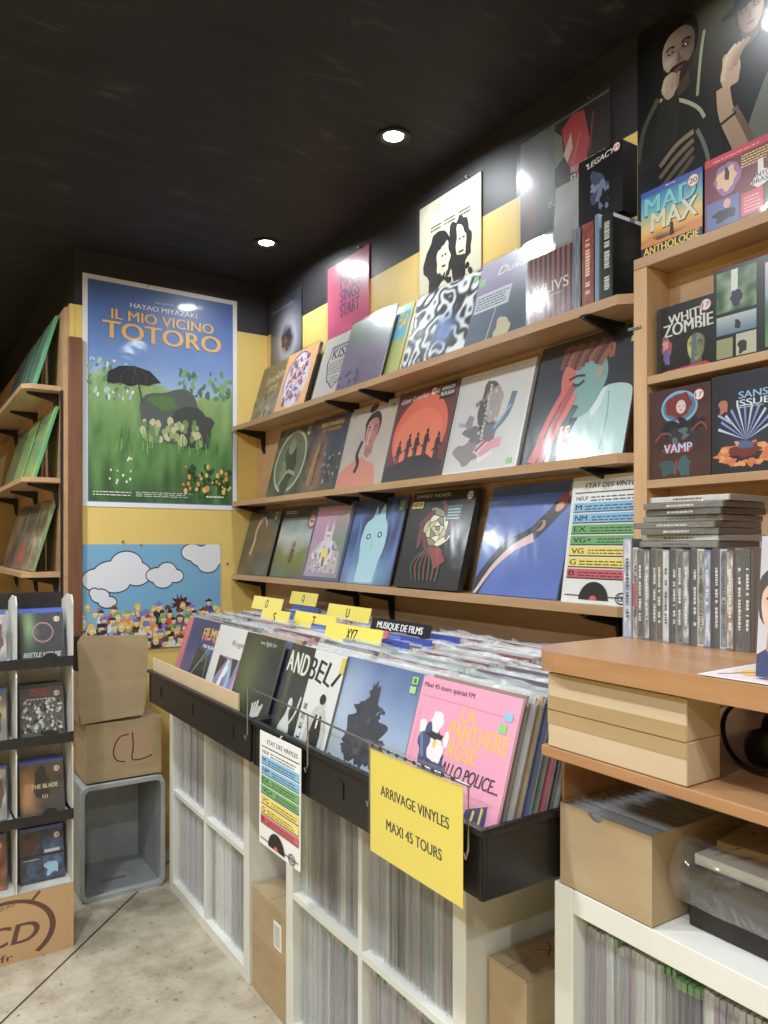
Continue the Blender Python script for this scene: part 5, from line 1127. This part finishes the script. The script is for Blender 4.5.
def fbox(label, yl, z, w, h, t, art, bg, side, x=None, lean=0, cat='box', name='film_box_set', wrap=True):
    x = x if x is not None else XB+.03
    phi = math.asin(lean/h) if lean else 0
    g = thing(name, label, cat, None, (x, yl-w/2, z), (-phi, 0, ROT))
    a = Art(w, h, t, C(*side), C(*bg)); art(a); a.build('box_body', 'box_print', g)
    if wrap:
        y0 = -t-.0012-a.L*a.eps; s = MB(); s.grid(lambda u, v: ((u-.5)*(w+.002), y0-.0008*math.sin(u*3.1)*math.sin(v*3.1), .0005+v*h), 6, 6); s.build('plastic_wrap', 'film', g)
def mm(a):
    a.paint(lambda u, v: ramp([(0, (30, 26, 50)), (.18, (60, 40, 50)), (.3, (226, 160, 60)), (.45, (236, 200, 120)), (.7, (90, 180, 210)), (1, (30, 110, 180))], v+.05*nz(u, v, 5, 1)), 20)
    a.text('MAD', .49, .75, .84, .28, C(24, 60, 96)); a.text('MAD', .48, .76, .82, .26, C(120, 206, 222)); a.text('MAX', .56, .49, .76, .3, C(70, 60, 60)); a.text('MAX', .55, .5, .74, .28, C(222, 222, 200)); a.poly([(.0, .2), (.15, .28), (.3, .2), (.7, .22), (1, .3), (1, .1), (0, .1)], C(214, 130, 50)); a.rect(0, 0, 1, .15, C(36, 28, 60)); a.text('ANTHOLOGIE', .5, .085, .9, .11, C(236, 206, 50)); a.poly([(.48, .2), (.5, .38), (.52, .4), (.54, .38), (.56, .2)], C(50, 34, 30)); a.ell(.52, .43, .015, .02, C(50, 34, 30), n=8)
    a.rect(0, .93, 1, 1, C(30, 76, 196)); a.text('Blu-ray', .5, .965, .16, .03, WHITE); a.sticker(.86, .86, .09, t='20')
ZT = 1.931
fbox('blue edged film box set with a desert picture on top of the bookcase', 1.022, ZT, .143, .137, .03, mm, (60, 120, 170), (50, 44, 90), x=1.352, wrap=False)
def rb(a):
    a.rect(0, 0, 1, 1, C(120, 26, 50)); a.rect(0, .9, 1, 1, C(206, 30, 64)); a.lines(.1, .93, .7, .96, 1, C(240, 170, 180), 2); a.lines(.42, .7, .75, .88, 5, C(226, 210, 120), 3)
    a.blob(.26, .66, .16, .2, C(150, 110, 170), .15, 2); a.blob(.26, .66, .1, .14, C(230, 190, 160), .3, 3); a.blob(.26, .7, .03, .09, C(50, 30, 40), .3, 4)
    a.rect(.02, .04, .4, .4, C(86, 104, 170)); a.blob(.24, .18, .12, .09, C(30, 30, 50), .3, 5); a.blob(.26, .32, .045, .06, C(220, 170, 140), .1, 6); a.poly([(.52, .44), (.6, .56), (.6, .72), (.66, .72), (.66, .58), (.8, .5), (.72, .4), (.6, .36)], C(232, 226, 230)); a.text('TINTO', .63, .52, .2, .06, C(90, 60, 80)); a.text('BRASS', .64, .45, .2, .06, C(90, 60, 80)); a.rect(.42, .06, .66, .36, C(206, 30, 64)); a.lines(.45, .1, .63, .32, 5, C(240, 180, 190), 7)
    a.rect(.68, .04, 1, .4, C(60, 90, 50)); a.blob(.84, .22, .09, .13, C(214, 200, 190), .2, 8); a.blob(.84, .26, .06, .05, C(190, 50, 60), .2, 9); a.blob(.85, .74, .14, .14, C(150, 60, 70), .4, 10); a.sticker(.88, .84, .08, t='30')
fbox('red and pink film box set beside the blue edged one, on top of the bookcase', .874, ZT, .178, .142, .03, rb, (120, 26, 50), (90, 20, 40), x=1.352, wrap=False)
ZB2 = 1.1655+.5135; ZB3 = 1.1655+.2985
def wz_(a):
    a.rect(0, 0, 1, 1, C(16, 16, 16)); a.text('WHITE', .52, .8, .62, .14, C(226, 226, 220), rot=3); a.text('ZOMBIE', .54, .65, .84, .18, C(226, 226, 220), rot=2)
    head(a, .68, .33, .23, (200, 200, 90), (24, 24, 22), None, (90, 100, 90)); a.poly([(.6, .1), (.62, .5), (.7, .52), (.66, .1)], C(90, 110, 130)); a.blob(.36, .32, .13, .22, C(20, 18, 18), .3, 3); a.blob(.18, .4, .1, .14, C(170, 70, 90), .3, 4); a.blob(.16, .44, .05, .08, C(220, 150, 140), .3, 5); a.blob(.18, .25, .07, .1, C(110, 90, 160), .3, 6)
    a.poly([(.1, 0), (.1, .05), (.85, .09), (.95, .03), (.95, 0)], C(196, 30, 40)); a.text('THE LEGENDARY FILM', .45, .035, .6, .03, C(230, 200, 200)); a.sticker(.85, .87, .09, t='17')
def sn(a):
    a.rect(0, 0, 1, 1, C(28, 34, 28)); a.paint(lambda u, v: mixc((50, 84, 50), (150, 170, 140), .5+nz(u, v, 4, 2)), 12, 12, (.04, .52, .52, .96)); a.rect(.22, .68, .3, .96, C(210, 220, 214)); a.blob(.28, .66, .08, .08, C(40, 50, 80), .3, 2); a.paint(lambda u, v: mixc((90, 120, 150), (180, 190, 190), v), 8, 8, (.04, .28, .52, .48)); a.blob(.3, .36, .04, .05, C(40, 50, 60), .3, 4); a.rect(.04, .03, .24, .24, C(150, 150, 110)); a.rect(.28, .03, .52, .26, C(180, 180, 160)); a.blob(.36, .12, .05, .08, C(60, 50, 44), .3, 5)
    a.paint(lambda u, v: ramp([(0, (100, 140, 90)), (.3, (70, 110, 80)), (.6, (150, 160, 190)), (1, (190, 196, 206))], v+.2*nz(u, v, 4, 2)), 10, 20, (.62, .05, .98, .92))
    for k, ch in enumerate('SENSES'): a.text(ch, .8, .80-.125*k, .2, .1, C(16, 22, 20))
def vp(a):
    a.paint(lambda u, v: mixc((60, 30, 32), (88, 44, 46), .5+nz(u, v, 4, 3)), 12); a.ring(.5, .78, .3, .18, .035, C(120, 180, 214)); a.ell(.5, .78, .26, .15, C(70, 120, 160)); a.blob(.5, .8, .2, .13, C(130, 26, 34), .2, 3); a.ell(.53, .78, .08, .075, C(226, 200, 196)); a.line([(.49, .785), (.51, .785)], .012, BLACK); a.line([(.56, .785), (.58, .785)], .012, BLACK); a.ell(.53, .745, .015, .008, C(170, 30, 40), n=8)
    for k in range(8): a.blob(.3+.07*k, .52+.05*math.sin(k*2), .11, .07, C(*[(40, 50, 60), (24, 26, 32), (90, 110, 120)][k % 3]), .5, k)
    a.line([(.1, .42), (.2, .5), (.35, .5)], .03, C(150, 40, 44)); a.line([(.7, .5), (.85, .58), (.95, .5)], .03, C(150, 40, 44)); a.blob(.48, .32, .28, .05, C(150, 30, 40), .3, 4); a.text('VAMP', .48, .33, .46, .1, C(190, 206, 240)); a.blob(.32, .12, .12, .1, C(50, 90, 96), .3, 5); a.blob(.58, .12, .12, .1, C(60, 100, 110), .3, 6); a.line([(.44, .04), (.46, .2)], .04, C(140, 60, 50)); a.sticker(.82, .88, .085, t='17')
def sa(a):
    a.paint(lambda u, v: mixc((28, 32, 44), (60, 74, 120), .6*gs(u, v, .5, .45, .35, .3)), 14)
    for k in range(11): an = 20+k*14; a.poly([(.5, .32), (.5+.42*math.cos(rad(an)), .36+.32*math.sin(rad(an))), (.5+.42*math.cos(rad(an+5)), .36+.32*math.sin(rad(an+5)))], C(120, 150, 220) if k % 2 else C(200, 210, 240))
    for k in range(14): an = k*26; a.blob(.5+.34*math.cos(rad(an)), .18+.09*math.sin(rad(an)), .09, .035, C(220, 110, 50) if k % 2 else C(236, 160, 80), .5, k)
    a.blob(.5, .22, .2, .06, C(120, 30, 34), .3, 3); a.blob(.5, .27, .13, .04, C(70, 100, 150), .3, 4); a.blob(.18, .68, .06, .08, C(190, 110, 80), .3, 5); a.line([(.1, .6), (.3, .5)], .03, C(160, 180, 220)); a.text('SANS', .6, .77, .4, .07, C(140, 190, 236)); a.text('ISSUE', .6, .69, .46, .065, C(226, 236, 246)); a.lines(.4, .64, .8, .66, 1, C(200, 200, 210), 2); a.sticker(.94, .82, .08)
fbox('black film box with a green and yellow face, upper bookcase shelf', .992, ZB2+.0003, .132, .140, .02, wz_, (16, 16, 16), (24, 24, 24), x=XB+.045)
fbox('film box with garden photos and vertical letters, upper bookcase shelf', .857, ZB2+.0003, .165, .176, .028, sn, (28, 34, 28), (20, 24, 20), x=XB+.042, wrap=False)
fbox('dark red film case with a red-haired woman in a ring, lower bookcase shelf', .9955, ZB3+.0003, .138, .181, .016, vp, (74, 36, 38), (30, 26, 28), x=XB+.022)
fbox('dark blue film case with orange explosion, lower bookcase shelf', .855, ZB3+.0003, .138, .186, .016, sa, (30, 34, 46), (24, 24, 28), x=XB+.022)

# row of disc cases on the counter: spines towards the aisle
yy = .889; ZC = 1.1655
cols = [((156, 160, 196), 'tall lilac blue'), ((206, 200, 196), 'white and red'), ((120, 112, 108), 'brown grey'), ((90, 96, 100), 'dark grey'), ((70, 78, 84), 'blackish'), ((110, 104, 84), 'olive lettered'), ((170, 172, 176), 'silver'), ((60, 66, 74), 'slate'),
        ((120, 122, 124), 'mid grey'), ((84, 88, 94), 'steel grey'), ((66, 70, 76), 'charcoal'), ((204, 200, 190), 'cream lettered'), ((96, 108, 150), 'blue grey'), ((40, 42, 48), 'black lettered'), ((176, 186, 200), 'pale blue'), ((110, 84, 70), 'brown'), ((90, 92, 96), 'dull grey'), ((60, 56, 56), 'dark brown')]
for k, (c, nm) in enumerate(cols):
    w_ = .018 if k == 0 else .0124; h_ = .176 if k == 0 else .156+.002*((k*5) % 3)
    def sp(a, c=c, k=k):
        a.paint(lambda u, v: mixc(c, (30, 30, 36) if k % 3 else (235, 235, 235), .45+1.1*nz(u*.3, v, 9, k)), 2, 26, (.12, .02, .88, .98)); marks(a, (225, 225, 225) if sum(c) < 420 else (50, 50, 60), .2, .8, 5+k, .35)
        if k == 1: a.rect(0, .35, 1, .6, C(170, 50, 60))
    g = thing('disc_case', f'{nm} disc case standing in the row on the counter', 'disc case', 'disc cases standing in a row on the counter', (1.100+.003*math.sin(k*2), yy-w_/2, ZC), (0, 0, 0))
    a = Art(w_, h_, .004, C(120, 122, 126), C(*c)); sp(a); a.build('spine', 'box_print', g, (.0042, 0, 0), (0, 0, ROT))
    m = MB(); m.box((.0044, -w_/2+.0002, 0), (.14, w_/2-.0002, h_), C(100, 102, 106)); m.build('case_body', 'box_print', g, bevel=.0008)
    s = MB(); s.grid(lambda u, v: (-.0022, (u-.5)*w_*.98, v*h_), 2, 12); s.build('plastic_wrap', 'film_bag', g)
    yy -= w_+.0006
# flat stack on top of them
z = ZC+.1605
stk = [(.150, 0, (120, 118, 116), 'dark'), (.158, .002, (206, 206, 200), 'cream'), (.150, -.004, (90, 86, 84), 'black lettered'), (.165, .008, (110, 102, 98), 'brown grey'), (.150, -.004, (130, 130, 130), 'grey'), (.148, -.008, (76, 72, 72), 'charcoal'), (.150, -.012, (100, 98, 98), 'dull grey'), (.146, -.018, (210, 208, 198), 'white')]
for k, (w_, off, c, nm) in enumerate(stk):
    g = thing('flat_disc_case', f'{nm} edged disc case lying flat, {["lowest", "second", "third", "fourth", "fifth", "sixth", "seventh", "topmost"][k]} of the pile on the row', 'disc case', None, (1.118+.006*math.sin(k*1.9), .790+off, z), (0, 0, rad([2, -3, 1, -2, 3, -1, 2, 4][k])))
    m = MB(); m.box((0, -w_/2, 0), (.125, w_/2, .0104), C(*mixc(c, (40, 36, 36), .5))); m.build('case_body', 'box_print', g, bevel=.0008)
    a = Art(w_*.96, .0085, .001, C(*c), C(*c)); a.lines(.3, .3, .7, .7, 1, C(40, 40, 40) if sum(c) > 330 else C(210, 210, 205), k, .9); a.build('spine', 'box_print', g, (-.0002, 0, .001), (0, 0, ROT))
    s = MB(); s.grid(lambda u, v: (-.003, (u-.5)*w_, v*.0104), 8, 1); s.build('plastic_wrap', 'film_bag', g)
    z += .0109 if k != 3 else .0112

# portrait case at the right edge, standing on the counter
def man(a):
    a.paint(lambda u, v: mixc((206, 200, 206), (190, 186, 196), v), 6); head(a, .24, .50, .34, (226, 186, 170), (70, 66, 72), (40, 56, 110), (186, 130, 112), 1)
    a.rect(.1, .86, .9, .98, C(196, 190, 200)); a.lines(.15, .88, .85, .96, 2, C(120, 110, 130), 2)
g = thing('portrait_case', 'disc case with a close-up of a dark-haired man, at the right edge of the counter', 'disc case', None, (.893, .4545, ZC+.0032), (rad(-5), 0, ROT))
a = Art(.12, .172, .012, C(180, 180, 190), C(206, 200, 206)); man(a); a.build('case_body', 'box_print', g); s = MB(); s.grid(lambda u, v: ((u-.5)*.121, -.0165, v*.172), 6, 6); s.build('plastic_wrap', 'film', g)
def fly(a):
    a.rect(0, 0, 1, 1, C(224, 206, 206)); a.frame(0, 0, 1, 1, .03, C(240, 236, 236))
    for k, (u, v) in enumerate(((.3, .7), (.5, .5), (.7, .75), (.3, .3), (.75, .3))): a.blob(u, v, .12, .1, C(236, 180, 50), .5, k); a.ell(u, v, .03, .03, C(60, 50, 90))
    a.line([(.1, .1), (.5, .5), (.9, .2)], .02, C(70, 60, 100))
g = thing('flower_flyer', 'pink flyer with yellow flowers lying flat on the counter edge', 'flyer', None, (.858, .500, 1.1662), (rad(-90), 0, rad(-88)))
a = Art(.15, .21, .0008, C(236, 230, 230), C(224, 206, 206)); fly(a); a.build('printed_sheet', 'gloss_print', g)

# taped box on the middle shelf
t = thing('taped_box', 'flat tan cardboard box with a taped seam on the counter middle shelf', 'cardboard box', None, (.868, .600, 1.0135))
MB().box((0, 0, 0), (.075, .247, .058)).build('box_body', 'cardboard_pale', t, bevel=.002); MB().box((0, .0, .0585), (.075, .247, .116)).build('box_lid', 'cardboard_pale', t, bevel=.002)
MB().box((-.0006, .0, .036), (-.0001, .247, .080)).build('packing_tape', 'tape', t); MB().box((-.0009, .0, .0575), (-.0007, .247, .0590)).build('box_seam', 'brown_wood', t)
# coiled cable and headset
def torus_pts(cx, cy, cz, rx, rz, tilt, n=28, a0=0, a1=360):
    return [(cx+rx*.35*math.cos(rad(a0+(a1-a0)*k/n)), cy+rx*math.cos(rad(a0+(a1-a0)*k/n)), cz+rz*math.sin(rad(a0+(a1-a0)*k/n))) for k in range(n+1)]
t = thing('headphones', 'black headphones with a looped cable on the counter middle shelf', 'headphones', None, (1.0, .53, 1.0135))
MB().tube(torus_pts(.0, .06, .050, .055, .046, 0), .0035, 8).build('cable', 'black_plastic', t, smooth=True)
MB().tube(torus_pts(.03, .0, .052, .07, .044, 0, a0=0, a1=180), .007, 10).build('headband', 'black_plastic', t, smooth=True)
for s in (-1, 1): MB().tube([(.015, s*.055, .030), (.02, s*.055, .030), (.045, s*.055, .030), (.05, s*.055, .030)], [.022, .029, .029, .022], 20).build('ear_cup', 'black_plastic', t, smooth=True)

# open box of sleeves on the white unit
BX = (.930, .700, .7705); Bd = .25; Bw = .1795; Bh = .133
t = thing('open_cardboard_box', 'open cardboard box of plastic sleeves on the bottom right white cube shelf', 'cardboard box', None, BX)
m = MB(); n_ = .1
fr = [(0, 0), (Bw, 0), (Bw, Bh)]+[(Bw*.66, Bh)]+[(Bw*.58+Bw*.08*math.cos(rad(q)), Bh-.012*math.sin(rad(q))) for q in range(0, 181, 30)]+[(Bw*.5, Bh), (0, Bh)]
m.prism(fr, 'x', 0, .003); m.build('front_panel', 'cardboard', t, bevel=.0006)
m = MB(); m.box((.0032, 0, 0), (Bd, .003, Bh)); m.box((.0032, Bw-.003, 0), (Bd, Bw, Bh)); m.box((Bd-.003, .0032, 0), (Bd, Bw-.0032, Bh)); m.box((.0032, .0032, 0), (Bd-.0032, Bw-.0032, .003)); m.build('box_body', 'cardboard', t)
for k in range(12):
    b = MB(); b.box((0, -.082, 0), (.008, .082, .114+.004*(k % 3)), C(*[(90, 92, 98), (120, 124, 130), (70, 72, 78)][k % 3])); b.box((-.0005, -.0825, .108), (.0085, .0825, .128), WHITE, 1)
    o = b.build('single_sleeve', ['print', 'film_edge'], None, (BX[0]+.006+.0195*k, BX[1]+Bw/2, BX[2]+.0035)); tag(o, 'grey plastic sleeved disc filed in the open cardboard box', 'single', 'sleeved discs in the open cardboard box')

# plastic wrapped black tray
t = thing('wrapped_tray', 'black tray of sleeves wrapped in shiny clear plastic on the white cube shelf', 'tray', None, (.987, .378, .7705)); Wt = .30; Dt = .28
m = MB(); m.box((0, 0, 0), (.005, Wt, .085)); m.box((.0052, 0, 0), (Dt, .005, .085)); m.box((.0052, Wt-.005, 0), (Dt, Wt, .085)); m.box((.0052, .0052, 0), (Dt-.0052, Wt-.0052, .004)); m.box((Dt-.005, .0052, 0), (Dt, Wt-.0052, .085)); m.build('tray_body', 'black_card', t, bevel=.001)
M = Matrix.Translation((.012, .15, .0855))
MB().box((0, -.15, 0), (.24, .15, .016), M=M).build('white_sleeve_pack', 'white_laminate', t, bevel=.002)
M = Matrix.Translation((.07, .15, .1020)) @ Matrix.Rotation(rad(8), 4, 'Z')
MB().box((0, -.14, 0), (.20, .14, .014), M=M).build('yellow_sleeve_pack', 'cardboard_pale', t, bevel=.002)
def bagp(u, v):
    y = -.012+u*(Wt+.026); q = .5+.5*noise.noise(Vector((u*7, v*7, 1)))+.35*noise.noise(Vector((u*22, v*22, 2)))
    if v < .4: t_ = v/.4; return (-.010-.014*math.sin(t_*3.1)-.006*q, y, .035+.075*t_)
    t_ = (v-.4)/.6; return (-.008+.26*t_, y, .112+.022*math.sin(t_*2.2)+.007*q)
b = MB(); b.grid(bagp, 40, 40); b.build('plastic_bag', 'film_bag', t, smooth=True)
